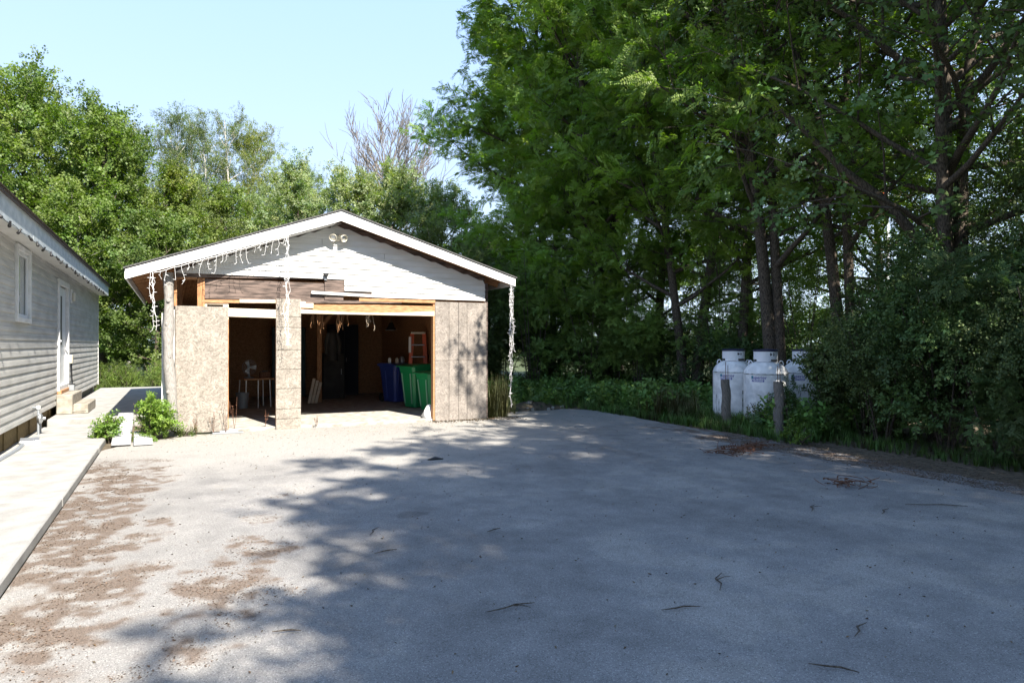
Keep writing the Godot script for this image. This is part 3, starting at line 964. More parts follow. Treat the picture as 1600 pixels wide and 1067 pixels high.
	for i in 22:
		var t := i / 21.0
		lp.append(Vector3(-0.075 * t + 0.016 * sin(t * 9.0) + rng.randf_range(-0.004, 0.004), 2.78 * t, 0.01 * sin(t * 5.0)))
		lr.append(0.088 - 0.012 * t + 0.008 * sin(t * 21.0))
	tube(lt, lp, lr, 14, true, 0.08)
	part("trunk", lt.commit(), mats.gray_wood, lg)
	for k in 4:
		var y: float = [0.75, 1.35, 1.9, 2.3][k]
		var kt := mb()
		lathe(kt, [[0.035, -0.02], [0.028, 0.012], [0.016, 0.02], [0.0, 0.012]], 9, Vector3(-0.04 - 0.02 * y + 0.03 * (k % 2), y, 0.07), Basis(Vector3.RIGHT, PI / 2))
		part("knot", kt.commit(), mats.gray_wood, lg)
	# twin floodlight on the gable
	var fd := thing("floodlight", "white twin floodlight high on the garage gable", "floodlight", Vector3(2.77, 3.585, FRONT + 0.02))
	part("mount", span(Vector3(-0.05, -0.06, 0.0), Vector3(0.05, 0.04, 0.05), 0.01), mats.cream_plastic, fd)
	for s in [-1.0, 1.0]:
		var hm := mb()
		var bs := Basis(Vector3.UP, 0.35 * s) * Basis(Vector3.RIGHT, PI / 2 + 0.5)
		lathe(hm, [[0.0, -0.08], [0.035, -0.075], [0.042, -0.03], [0.06, 0.02], [0.072, 0.07], [0.066, 0.072], [0.055, 0.03], [0.0, 0.025]], 18, Vector3(0.085 * s, 0.0, 0.12), bs)
		var hd2 := part("lamp_head", hm.commit(), mats.cream_plastic, fd)
		var ln := mb()
		lathe(ln, [[0.05, 0.04], [0.04, 0.05], [0.0, 0.055]], 16, Vector3(0.085 * s, 0.0, 0.12), bs)
		part("lens", ln.commit(), mats.steel if s > 0 else mats.white_plastic, hd2)
		var ar := mb()
		rod(ar, Vector3(0.03 * s, 0, 0.03), Vector3(0.08 * s, 0.0, 0.10), 0.014, 8)
		part("arm", ar.commit(), mats.cream_plastic, fd)
	var cs := thing("motion_sensor", "small dark sensor on the garage siding over the door band", "sensor", Vector3(2.56, 2.87, FRONT + 0.02))
	part("body", boxm(Vector3(0.09, 0.06, 0.07), 0.012), mats.black, cs, Vector3(0, 0, 0.05))
	part("foot", boxm(Vector3(0.05, 0.08, 0.02), 0.004), mats.lead, cs, Vector3(0, -0.06, 0.01))


# ---------------------------------------------------------------- things inside the garage
func wheelie_bin(label: String, at: Vector3, turn: float, h: float, w: float, body: Material, stripe: Material) -> Node3D:
	var o := thing("wheelie_bin", label, "bin", at, turn, "wheeled bins in the garage")
	# front faces +z, wheels at the back
	var d := w * 1.15
	var st := mb()
	var rings := []
	for q in [[0.02, 0.74], [0.10, 0.76], [h * 0.80, 0.97], [h * 0.84, 1.0], [h * 0.93, 1.04]]:
		var ring := PackedVector3Array()
		var hx: float = w / 2 * q[1]
		var hz: float = d / 2 * q[1]
		var c := 0.05
		for p in [Vector2(-hx + c, -hz), Vector2(hx - c, -hz), Vector2(hx, -hz + c), Vector2(hx, hz - c), Vector2(hx - c, hz), Vector2(-hx + c, hz), Vector2(-hx, hz - c), Vector2(-hx, -hz + c)]:
			ring.append(Vector3(p.x, q[0], p.y + 0.04 * q[1]))
		rings.append(ring)
	for i in rings.size() - 1:
		for k in 8:
			var k2: int = (k + 1) % 8
			var a: Vector3 = rings[i][k]
			var b: Vector3 = rings[i][k2]
			var c2: Vector3 = rings[i + 1][k2]
			var e: Vector3 = rings[i + 1][k]
			var n := (b - a).cross(e - a).normalized()
			if n.dot(Vector3(a.x + b.x, 0, a.z + b.z)) < 0:
				n = -n
			quad(st, a, b, c2, e, n)
	for k in range(1, 7):
		tri(st, rings[0][0], rings[0][k], rings[0][k + 1], Vector3.DOWN)
	part("body", st.commit(), body, o)
	var lid := mb()
	prism(lid, PackedVector2Array([Vector2(-d * 0.56, h * 0.935), Vector2(d * 0.60, h * 0.935), Vector2(d * 0.62, h * 0.955), Vector2(d * 0.3, h * 0.99), Vector2(-d * 0.35, h), Vector2(-d * 0.56, h * 0.975)]), Vector3(-w * 0.545, 0, 0.04), Vector3(0, 0, 1), Vector3.UP, Vector3(w * 1.09, 0, 0))
	part("lid", lid.commit(), body, o)
	var hb := mb()
	rod(hb, Vector3(-w * 0.42, h * 0.94, -d * 0.60), Vector3(w * 0.42, h * 0.94, -d * 0.60), 0.016, 8)
	for s in [-1.0, 1.0]:
		rod(hb, Vector3(w * 0.40 * s, h * 0.94, -d * 0.61), Vector3(w * 0.40 * s, h * 0.90, -d * 0.46), 0.014, 8)
	part("handle", hb.commit(), body, o)
	for s in [-1.0, 1.0]:
		var wm := mb()
		lathe(wm, [[0.05, -0.03], [0.10, -0.03], [0.115, -0.015], [0.115, 0.015], [0.10, 0.03], [0.05, 0.03], [0.0, 0.02]], 18, Vector3(w * 0.36 * s, 0.115, -d * 0.42), Basis(Vector3(0, 0, 1), PI / 2))
		part("wheel", wm.commit(), mats.black, o)
		# raised rib down each side of the front and flanks
		for q in [Vector3(w * 0.30 * s, 0, d * 0.5), Vector3(w * 0.5 * s, 0, -d * 0.12)]:
			var rb := mb()
			var f := Vector3(q.x * 0.775, 0.10, q.z * 0.775 + 0.03 + (0.012 if q.z > 0 else 0.0))
			var t := Vector3(q.x * 0.975, h * 0.79, q.z * 0.975 + 0.04 + (0.012 if q.z > 0 else 0.0))
			bar(rb, f, t, 0.035, 0.02, Vector3(0, 0, 1) if q.z > 0 else Vector3(1, 0, 0), 0.004)
			part("rib", rb.commit(), stripe, o)
	return o


func build_garage_contents():
	wheelie_bin("dark blue wheeled bin in the garage with cans on its lid", Vector3(5.24, 0.05, -17.5), 0.35, 1.02, 0.60, mats.blue_bin, mats.blue_bin)
	wheelie_bin("tall green wheeled bin beside the blue one", Vector3(5.30, 0.05, -15.75), -1.25, 1.04, 0.58, mats.green_bin, mats.bin_stripe)
	wheelie_bin("smaller green wheeled bin half behind the chipboard panel", Vector3(5.36, 0.05, -14.85), -1.25, 0.90, 0.52, mats.green_bin, mats.bin_stripe)
	# cans on the blue bin
	var spots := [[Vector3(5.06, 1.07, -17.4), 0.045, 0.14, "white_plastic", "pale can on the blue bin, left of three"], [Vector3(5.24, 1.07, -17.35), 0.05, 0.13, "cream_plastic", "cream bottle in the middle of the blue bin lid"], [Vector3(5.42, 1.07, -17.5), 0.075, 0.17, "lead", "grey pot on the right of the blue bin lid"]]
	for s in spots:
		var c := thing("can", s[4], "can", s[0], 0.0, "cans on the blue bin")
		var m := mb()
		lathe(m, [[0.0, 0.0], [s[1], 0.0], [s[1], s[2] * 0.7], [s[1] * 0.8, s[2] * 0.8], [s[1] * 0.5, s[2]], [0.0, s[2]]], 14)
		part("body", m.commit(), mats[s[3]], c)
		part("band", boxm(Vector3(s[1] * 1.3, s[2] * 0.25, s[1] * 1.62), 0.004), mats.label_white, c, Vector3(0, s[2] * 0.35, 0))
	# folded orange step ladder against the right wall
	var ld := thing("step_ladder", "folded orange step ladder leaning behind the green bins", "ladder", Vector3(5.55, 0.05, -16.55), -0.4)
	for s in [-1.0, 1.0]:
		part("rail", barm(Vector3(0.24 * s, 0.0, 0.10), Vector3(0.15 * s, 1.78, -0.06), 0.10, 0.035, Vector3(0, 0, 1), 0.005), mats.orange_paint, ld)
		part("rail", barm(Vector3(0.22 * s, 0.0, 0.02), Vector3(0.13 * s, 1.70, -0.13), 0.05, 0.03, Vector3(0, 0, 1), 0.005), mats.orange_paint, ld)
	for i in 5:
		var t := 0.16 + 0.17 * i
		part("step", boxm(Vector3(0.46 - 0.17 * t, 0.03, 0.08), 0.004), mats.lead, ld, Vector3(0, 1.78 * t, 0.10 - 0.16 * t + 0.02))
	part("top_cap", boxm(Vector3(0.36, 0.05, 0.16), 0.01), mats.cream_plastic, ld, Vector3(0, 1.80, -0.07))
	part("tray", barm(Vector3(-0.2, 1.3, 0.05), Vector3(-0.2, 1.7, 0.02), 0.06, 0.02, Vector3(0, 0, 1)), mats.white_plastic, ld)
	# trouble lamp hung on the rear wall
	var tl := thing("hanging_work_lamp", "dark work lamp with bright rim hanging on the garage back wall", "lamp", Vector3(5.45, 2.02, -18.6))
	var tm := mb()
	lathe(tm, [[0.0, 0.16], [0.05, 0.15], [0.09, 0.05], [0.16, -0.06], [0.15, -0.07], [0.0, 0.0]], 16)
	part("lamp_shade", tm.commit(), mats.black, tl)
	var rm := mb()
	lathe(rm, [[0.162, -0.075], [0.168, -0.06], [0.158, -0.055]], 16)
	part("rim", rm.commit(), mats.steel, tl)
	var cd := mb()
	rod(cd, Vector3(0, 0.15, 0), Vector3(0.02, 0.72, 0.0), 0.008, 6)
	part("cord", cd.commit(), mats.black, tl)
	# shelf post, dark cabinets and hanging cloth on the left of the wide opening
	var po := thing("support_post", "brown timber post standing inside the wide garage opening", "post", Vector3(3.40, 0.05, -18.2))
	part("shaft", span(Vector3(-0.06, 0, -0.06), Vector3(0.06, 2.66, 0.06), 0.005), mats.post_lumber, po)
	part("brace", barm(Vector3(0.0, 1.9, 0.0), Vector3(0.55, 2.62, 0.0), 0.05, 0.09), mats.post_lumber, po)
	var cab := thing("tall_cabinet", "tall black cabinet at the rear of the garage", "cabinet", Vector3(4.55, 0.05, -20.6))
	part("body", span(Vector3(-0.42, 0, -0.25), Vector3(0.42, 2.1, 0.2), 0.01), mats.black, cab)
	for s in [-1.0, 1.0]:
		var dr := part("door", span(Vector3(0.01 if s > 0 else -0.41, 0.06, 0.201), Vector3(0.41 if s > 0 else -0.01, 2.06, 0.222), 0.004), mats.dark_cloth, cab)
		part("handle", boxm(Vector3(0.015, 0.12, 0.02), 0.003), mats.lead, dr, Vector3(0.05 * s, 1.05, 0.235))
	var fz := thing("upright_locker", "low dark locker before the black cabinet", "locker", Vector3(3.98, 0.05, -19.4))
	part("body", span(Vector3(-0.3, 0, -0.25), Vector3(0.3, 1.25, 0.25), 0.012), mats.interior_dark, fz)
	part("door", span(Vector3(-0.28, 0.05, 0.252), Vector3(0.28, 1.2, 0.275), 0.006), mats.interior_dark, fz)
	part("handle", boxm(Vector3(0.02, 0.16, 0.025), 0.004), mats.lead, fz, Vector3(0.2, 0.75, 0.285))
	var ct := thing("hanging_coat", "dark coat hanging from the post inside the garage", "coat", Vector3(3.75, 1.55, -18.2))
	var cm := mb()
	lathe(cm, [[0.14, -0.42], [0.15, -0.3], [0.12, 0.0], [0.15, 0.25], [0.10, 0.36], [0.03, 0.42]], 12, Vector3.ZERO, Basis.from_scale(Vector3(1.0, 1.0, 0.45)))
	part("body", cm.commit(), mats.interior_dark, ct)
	for s in [-1.0, 1.0]:
		var sm := mb()
		tube(sm, PackedVector3Array([Vector3(0.11 * s, 0.30, 0), Vector3(0.17 * s, 0.05, 0.03), Vector3(0.16 * s, -0.25, 0.05)]), [0.05, 0.055, 0.05], 8)
		part("sleeve", sm.commit(), mats.interior_dark, ct)
	var tp := thing("teal_door_panel", "dark teal door panel leaning at the garage left rear", "door panel", Vector3(3.0, 0.05, -20.4), 0.0)
	part("sheet", span(Vector3(-0.5, 0, -0.03), Vector3(0.42, 2.0, 0.03), 0.004), mats.teal_panel, tp)
	for k in 2:
		part("moulding", frame_flat(0.7, 0.75), mats.teal_panel, tp, Vector3(-0.04, 0.55 + 0.9 * k, 0.034))
	for k in 3:
		var bd := thing("loose_plank", ["pale short plank leaning by the support post, leftmost of three", "pale short plank leaning by the support post, between two others", "pale short plank leaning by the support post, rightmost of three"][k], "plank", Vector3(3.1 + 0.085 * k, 0.05, -18.0), 0.0, "planks leaning in the garage")
		part("board", barm(Vector3(0, 0, 0.05), Vector3(0.16, 0.62 - 0.05 * k, -0.12), 0.07, 0.02, Vector3(0, 0, 1)), mats.pale_lumber, bd)
	# work table behind the small door
	var tb := thing("work_table", "low brown table with white legs behind the small opening", "table", Vector3(1.75, 0.05, -17.5), 0.25)
	part("tabletop", span(Vector3(-0.36, 0.66, -0.3), Vector3(0.36, 0.70, 0.3), 0.005), mats.orange_lumber, tb)
	for sx in [-1.0, 1.0]:
		for sz in [-1.0, 1.0]:
			var lm := mb()
			rod(lm, Vector3(0.3 * sx, 0, 0.24 * sz), Vector3(0.28 * sx, 0.66, 0.22 * sz), 0.014, 8)
			part("leg", lm.commit(), mats.white_plastic, tb)
	var lm2 := mb()
	rod(lm2, Vector3(-0.02, 0, 0.28), Vector3(-0.02, 0.66, 0.28), 0.013, 8)
	part("leg", lm2.commit(), mats.white_plastic, tb)
	var hl := thing("round_fan", "grey round fan standing on the work table", "fan", Vector3(1.62, 0.75, -17.55), 0.3)
	var hm := mb()
	for k in 5:
		var ring := PackedVector3Array()
		var rr := []
		for i in 21:
			var a := TAU * i / 20
			ring.append(Vector3(cos(a), sin(a), 0) * (0.03 + 0.036 * k) + Vector3(0, 0.26, 0.08 - 0.012 * k))
			rr.append(0.004)
		tube(hm, ring, rr, 4, false)
	part("cage", hm.commit(), mats.lead, hl)
	var bl := mb()
	for k in 3:
		var a := TAU * k / 3
		prism(bl, PackedVector2Array([Vector2(0.0, -0.02), Vector2(0.15, -0.06), Vector2(0.16, 0.05), Vector2(0.02, 0.02)]), Vector3(0, 0.26, 0.03), Vector3(cos(a), sin(a), 0.15), Vector3(-sin(a), cos(a), 0.2), Vector3(0, 0, 0.004))
	part("blade", bl.commit(), mats.lead, hl)
	var sd := mb()
	lathe(sd, [[0.11, 0.0], [0.11, 0.02], [0.02, 0.04], [0.018, 0.25], [0.05, 0.26], [0.0, 0.30]], 14)
	part("stand", sd.commit(), mats.lead, hl)
	var bx := thing("tool_box", "small dark box on the right of the work table", "box", Vector3(1.98, 0.75, -17.5))
	part("body", boxm(Vector3(0.24, 0.14, 0.2), 0.01), mats.rust, bx, Vector3(0, 0.07, 0))
	part("handle", barm(Vector3(-0.06, 0.16, 0), Vector3(0.06, 0.16, 0), 0.02, 0.02), mats.black, bx)
	var pb := thing("paint_pail", "grey pail under the left side of the work table", "pail", Vector3(1.45, 0.05, -17.25))
	var pm := mb()
	lathe(pm, [[0.0, 0.0], [0.12, 0.0], [0.15, 0.36], [0.155, 0.37], [0.14, 0.37], [0.115, 0.03], [0.0, 0.03]], 18)
	part("body", pm.commit(), mats.lead, pb)
	# white sack by the right jamb
	var sk := thing("white_sack", "small crumpled white sack at the foot of the right jamb", "sack", Vector3(4.675, 0.05, -13.30))
	rng.seed = 81
	var sm2 := mb()
	tube(sm2, PackedVector3Array([Vector3(0, 0.0, 0), Vector3(-0.02, 0.05, 0), Vector3(-0.01, 0.11, 0.01), Vector3(0.01, 0.17, 0), Vector3(0.03, 0.23, -0.01), Vector3(0.045, 0.27, -0.02)]), [0.10, 0.115, 0.085, 0.07, 0.05, 0.02], 12, true, 0.45)
	part("body", sm2.commit(), mats.tank_paint, sk)
	# roots and twine hanging from the header
	rng.seed = 82
	for c in 3:
		var x: float = [2.45, 2.95, 3.42][c]
		var rt := thing("hanging_vine", ["dry vine tangle hanging at the left end of the header", "dry vine tangle hanging between two others under the header", "pale dry vine hanging under the middle of the header"][c], "vine", Vector3(x, 2.13, FRONT - 0.2), 0.0, "dry vines hanging under the header")
		for k in 7:
			var vm := mb()
			var p := PackedVector3Array()
			var r := []
			var q := Vector3(rng.randf_range(-0.14, 0.14), 0, rng.randf_range(-0.1, 0.1))
			var ln := rng.randf_range(0.12, 0.36)
			for i in 7:
				p.append(q)
				r.append(0.0035)
				q += Vector3(rng.randf_range(-0.02, 0.02), -ln / 6, rng.randf_range(-0.02, 0.02))
			tube(vm, p, r, 4)
			part("stem", vm.commit(), mats.orange_lumber if c < 2 else mats.pale_lumber, rt)


func frame_flat(w: float, h: float) -> ArrayMesh:
	var st := mb()
	for s in [-1.0, 1.0]:
		box(st, Vector3(w / 2 * s, 0, 0), Vector3(0.03, h, 0.012))
		box(st, Vector3(0, h / 2 * s, 0), Vector3(w - 0.03, 0.03, 0.012))
	return st.commit()


# ---------------------------------------------------------------- between house and garage
func build_left_yard():
	var s := thing("concrete_steps", "pale concrete steps at the white house door", "steps", Vector3(-2.06, 0.186, -17.4))
	part("step", span(Vector3(0, 0, 0), Vector3(0.27, 0.385, 1.5), 0.012), mats.step_concrete, s)
	part("step", span(Vector3(0.273, 0, 0.02), Vector3(0.53, 0.19, 1.48), 0.012), mats.step_concrete, s)
	part("joint_strip", span(Vector3(0.03, 0.30, 1.498), Vector3(0.25, 0.308, 1.503)), mats.old_concrete, s)
	part("joint_strip", span(Vector3(0.03, 0.06, 1.498), Vector3(0.50, 0.068, 1.503)), mats.old_concrete, s)
	var mt := thing("mail_tin", "small dark tin on the top step by the door", "tin", Vector3(-1.95, 0.571, -17.2))
	part("body", boxm(Vector3(0.1, 0.13, 0.1), 0.01), mats.lead, mt, Vector3(0, 0.066, 0))
	part("lid", boxm(Vector3(0.11, 0.02, 0.11), 0.006), mats.black, mt, Vector3(0, 0.142, 0))
	# gas regulator
	var g := thing("gas_regulator", "grey gas regulator and pipes at the house foundation", "gas regulator", Vector3(-1.98, 0.08, -13.45))
	var p := mb()
	tube(p, PackedVector3Array([Vector3(0, -0.06, 0.06), Vector3(0, 0.40, 0.06), Vector3(-0.01, 0.44, 0.04), Vector3(-0.09, 0.45, 0.0)]), [0.018, 0.018, 0.018, 0.018], 10)
	part("pipe", p.commit(), mats.lead, g)
	var p2 := mb()
	tube(p2, PackedVector3Array([Vector3(0, 0.25, 0.06), Vector3(0.0, 0.26, -0.12), Vector3(0.0, 0.22, -0.15), Vector3(0.0, -0.06, -0.16)]), [0.014, 0.014, 0.014, 0.014], 10)
	part("pipe", p2.commit(), mats.lead, g)
	var rg := mb()
	lathe(rg, [[0.0, -0.05], [0.05, -0.045], [0.085, -0.01], [0.085, 0.01], [0.05, 0.03], [0.025, 0.04], [0.025, 0.07], [0.0, 0.075]], 18, Vector3(0.03, 0.27, 0.06), Basis(Vector3(0, 0, 1), -PI / 2))
	part("valve_body", rg.commit(), mats.steel, g)
	var cp := mb()
	lathe(cp, [[0.03, 0.0], [0.03, 0.05], [0.0, 0.055]], 12, Vector3(0, 0.43, 0.06))
	part("cap", cp.commit(), mats.white_plastic, g)
	# vent hood block and black pipe by the basement window
	var v := thing("vent_grille", "pale grey slotted vent block beside the basement window", "vent", Vector3(-1.95, 0.05, -12.4), 0.15)
	part("base", span(Vector3(-0.12, 0, -0.2), Vector3(0.14, 0.05, 0.2), 0.008), mats.white_trim, v)
	for k in 3:
		part("slat", boxm(Vector3(0.24, 0.015, 0.08), 0.004, Vector3.ZERO, Basis(Vector3.RIGHT, 0.3)), mats.steel, v, Vector3(0.01, 0.075, -0.13 + 0.13 * k))
	var dp := thing("drain_pipe", "dark drain pipe lying at the foot of the house wall", "pipe", Vector3(-1.98, 0.09, -11.0))
	var dm := mb()
	tube(dm, PackedVector3Array([Vector3(0.02, 0, 1.5), Vector3(0.0, 0, 0.4), Vector3(0.03, 0.0, -0.5), Vector3(0.0, 0.0, -1.1), Vector3(-0.06, 0.0, -1.3)]), [0.03, 0.03, 0.03, 0.03, 0.03], 10)
	part("tube", dm.commit(), mats.lead, dp)
	# grey boards sloping from the slab
	var b1 := thing("gray_plank", "long grey plank lying from the driveway up to the slab", "plank", Vector3(-0.72, 0, -11.95), 0.0, "grey boards by the bush")
	part("board", barm(Vector3(0, 0.045, 0), Vector3(-0.10, 0.22, -3.15), 0.26, 0.045, Vector3.UP, 0.004), mats.gray_board, b1)
	var b2 := thing("gray_plank", "short grey board end sticking out from the green bush", "plank", Vector3(-0.42, 0, -11.9), 0.0, "grey boards by the bush")
	part("board", barm(Vector3(0, 0.035, 0), Vector3(-0.04, 0.10, -1.0), 0.26, 0.045, Vector3.UP, 0.004), mats.gray_board, b2)


# ---------------------------------------------------------------- tanks and posts
func curved_text(txt: String, size: float, r: float, y: float, ang: float) -> ArrayMesh:
	var f := SystemFont.new()
	f.font_names = PackedStringArray(["Droid Sans"])
	f.font_weight = 700
	var t := TextMesh.new()
	t.font = f
	t.text = txt
	t.font_size = 64
	t.pixel_size = size / 64.0
	t.depth = 0.0015
	t.curve_step = 2.0
	var out := ArrayMesh.new()
	for k in t.get_surface_count():
		var a := t.surface_get_arrays(k)
		var v: PackedVector3Array = a[Mesh.ARRAY_VERTEX]
		var nn: PackedVector3Array = a[Mesh.ARRAY_NORMAL]
		for i in v.size():
			var th := ang + v[i].x / r
			var rad := r + 0.002 + v[i].z
			v[i] = Vector3(sin(th) * rad, y + v[i].y, cos(th) * rad)
			nn[i] = nn[i].rotated(Vector3.UP, th)
		var arr := []
		arr.resize(Mesh.ARRAY_MAX)
		arr[Mesh.ARRAY_VERTEX] = v
		arr[Mesh.ARRAY_NORMAL] = nn
		arr[Mesh.ARRAY_INDEX] = a[Mesh.ARRAY_INDEX]
		out.add_surface_from_arrays(Mesh.PRIMITIVE_TRIANGLES, arr)
	return out


func curved_band(r: float, y0: float, y1: float, a0: float, a1: float, th := 0.0012) -> ArrayMesh:
	var st := mb()
	for i in 10:
		var p := lerpf(a0, a1, i / 10.0)
		var q := lerpf(a0, a1, (i + 1) / 10.0)
		var d0 := Vector3(sin(p), 0, cos(p))
		var d1 := Vector3(sin(q), 0, cos(q))
		quad(st, d0 * (r + th) + Vector3.UP * y0, d1 * (r + th) + Vector3.UP * y0, d1 * (r + th) + Vector3.UP * y1, d0 * (r + th) + Vector3.UP * y1, (d0 + d1).normalized())
	return st.commit()


func build_tanks():
	var R := 0.40
	var spec := [[Vector3(10.12, 0, -10.33), "white propane tank behind the weathered post, farthest left of three", -0.86], [Vector3(10.04, 0, -9.42), "white propane tank in the middle of three, sun patch on its shoulder", -0.90], [Vector3(11.11, 0, -9.45), "white propane tank half hidden by the leafy shrub on its right", -0.86]]
	for i in 3:
		var o := thing("propane_tank", spec[i][1], "propane tank", spec[i][0], spec[i][2], "propane tanks under the trees")
		var st := mb()
		lathe(st, [[0.0, 0.04], [0.2, 0.05], [0.33, 0.09], [0.388, 0.17], [R, 0.24], [R, 1.0]], 40)
		part("body", st.commit(), mats.tank_paint, o)
		var sh := mb()
		lathe(sh, [[R + 0.001, 1.012], [0.392, 1.05], [0.37, 1.10], [0.33, 1.15], [0.27, 1.195], [0.20, 1.228], [0.10, 1.25], [0.0, 1.255]], 40)
		part("shoulder", sh.commit(), mats.tank_paint, o)
		var wl := mb()
		lathe(wl, [[R, 0.997], [R + 0.006, 1.002], [R + 0.006, 1.010], [R, 1.015]], 40)
		part("weld_seam", wl.commit(), mats.tank_grime, o)
		var ft := mb()
		lathe(ft, [[0.31, -0.03], [0.33, -0.03], [0.33, 0.10], [0.31, 0.10]], 30)
		part("foot_ring", ft.commit(), mats.tank_grime, o)
		var co := mb()
		for k in 30:   # collar with slots at its foot and a round port
			var a0 := TAU * k / 30
			var a1 := TAU * (k + 1) / 30
			var slot: bool = (k % 10) in [1, 2, 3, 4]
			var yb := 1.275 if slot else 1.23
			var d0 := Vector3(cos(a0), 0, sin(a0))
			var d1 := Vector3(cos(a1), 0, sin(a1))
			for rr in [0.218, 0.205]:
				quad(co, d0 * rr + Vector3.UP * yb, d1 * rr + Vector3.UP * yb, d1 * rr + Vector3.UP * 1.43, d0 * rr + Vector3.UP * 1.43, (d0 + d1).normalized() * (1.0 if rr > 0.21 else -1.0))
		var col := part("collar", co.commit(), mats.label_white, o)
		var pt := mb()
		lathe(pt, [[0.045, -0.004], [0.045, 0.0], [0.0, 0.001]], 16, Vector3(sin(0.65) * 0.216, 1.37, cos(0.65) * 0.216), Basis(Vector3.UP, 0.65) * Basis(Vector3.RIGHT, PI / 2))
		part("port", pt.commit(), mats.black, col)
		var cap := mb()
		lathe(cap, [[0.223, 1.425], [0.228, 1.43], [0.228, 1.452], [0.21, 1.465], [0.0, 1.475]], 30)
		part("cap", cap.commit(), mats.tank_cap, o)
		for s in [-1.0, 1.0]:
			var lug := mb()
			var pts := PackedVector3Array()
			var rr2 := []
			for k in 9:
				var a := PI * k / 8
				pts.append(Vector3(0.275 * s + 0.04 * cos(a), 1.175 + 0.075 * sin(a), 0.0))
				rr2.append(0.011)
			tube(lug, pts, rr2, 8)
			part("lifting_lug", lug.commit(), mats.label_white, o)
		# label: small mark, shop name, blue band with white lettering
		var lab := part("label_band", curved_band(R, 0.865, 0.905, -0.56, 0.02), mats.label_blue, o)
		part("lettering", curved_text("PROPANE", 0.045, R, 0.885, -0.27), mats.label_white, lab)
		var nm := part("shop_name", curved_text("superior", 0.072, R, 0.942, -0.24), mats.label_blue, o)
		var lg := mb()
		prism(lg, PackedVector2Array([Vector2(-0.006, -0.03), Vector2(0.006, -0.03), Vector2(0.010, 0.006), Vector2(0.022, 0.014), Vector2(0.010, 0.03), Vector2(-0.014, 0.026), Vector2(-0.02, 0.010)]), Vector3(sin(-0.53) * (R + 0.001), 0.947, cos(-0.53) * (R + 0.001)), Vector3(cos(-0.53), 0, -sin(-0.53)), Vector3.UP, Vector3(sin(-0.53), 0, cos(-0.53)) * 0.002)
		part("emblem", lg.commit(), mats.label_green, nm)
		# streaks of algae low on the body
		rng.seed = 90 + i
		for k in 7:
			var a := rng.randf_range(-1.0, 1.2)
			var wd := rng.randf_range(0.03, 0.10)
			part("algae_streak", curved_band(R, 0.24, rng.randf_range(0.40, 0.80), a, a + wd, 0.0008), mats.tank_grime, o)
	var ps := [[Vector3(9.31, -0.03, -9.67), 0.93, "thin weathered post before the left propane tank"], [Vector3(9.15, -0.03, -8.3), 0.96, "mossy weathered post wrapped in leaves before the middle tank"]]
	for i in 2:
		var o := thing("timber_post", ps[i][2], "post", ps[i][0], 0.0, "posts guarding the tanks")
		rng.seed = 95 + i
		var st := mb()
		var pts := PackedVector3Array()
		var rr := []
		for k in 10:
			pts.append(Vector3(0.008 * sin(k * 1.3) - 0.004 * k * (1 - i), ps[i][1] * k / 9.0, 0.006 * cos(k)))
			rr.append(0.088 - 0.001 * k)
		tube(st, pts, rr, 12, true, 0.06)
		part("shaft", st.commit(), mats.post_wood, o)
		for s in [-1.0, 1.0]:
			var rd := mb()
			rod(rd, Vector3(0.028 * s - 0.03, ps[i][1] - 0.06, 0.03), Vector3(0.026 * s - 0.032, ps[i][1] + 0.30 + 0.06 * s * (i - 0.5), 0.03), 0.006, 6)
			part("steel_rod", rd.commit(), mats.rust, o)


# ---------------------------------------------------------------- foliage pieces
func leaf_fan(st: SurfaceTool, o: Vector3, d: Vector3, n: Vector3, outline: PackedVector2Array, size: float, cup: float):
	# one leaf: outline in (across, along), a fan from its middle, slightly cupped
	var x := d.cross(n).normalized()
	n = x.cross(d).normalized()
	var mid := o + d * 0.38 * size - n * cup * size
	for i in outline.size():
		var p := outline[i]
		var q := outline[(i + 1) % outline.size()]
		var a := o + (x * p.x + d * p.y) * size + n * (absf(p.x) * cup - p.y * p.y * cup * 0.8) * size
		var b := o + (x * q.x + d * q.y) * size + n * (absf(q.x) * cup - q.y * q.y * cup * 0.8) * size
		tri(st, mid, a, b, n if (a - mid).cross(b - mid).dot(n) < 0.0 else -n)


func rand_unit() -> Vector3:
	var z := rng.randf_range(-1, 1)
	var a := rng.randf() * TAU
	return Vector3(sqrt(1 - z * z) * cos(a), z, sqrt(1 - z * z) * sin(a))


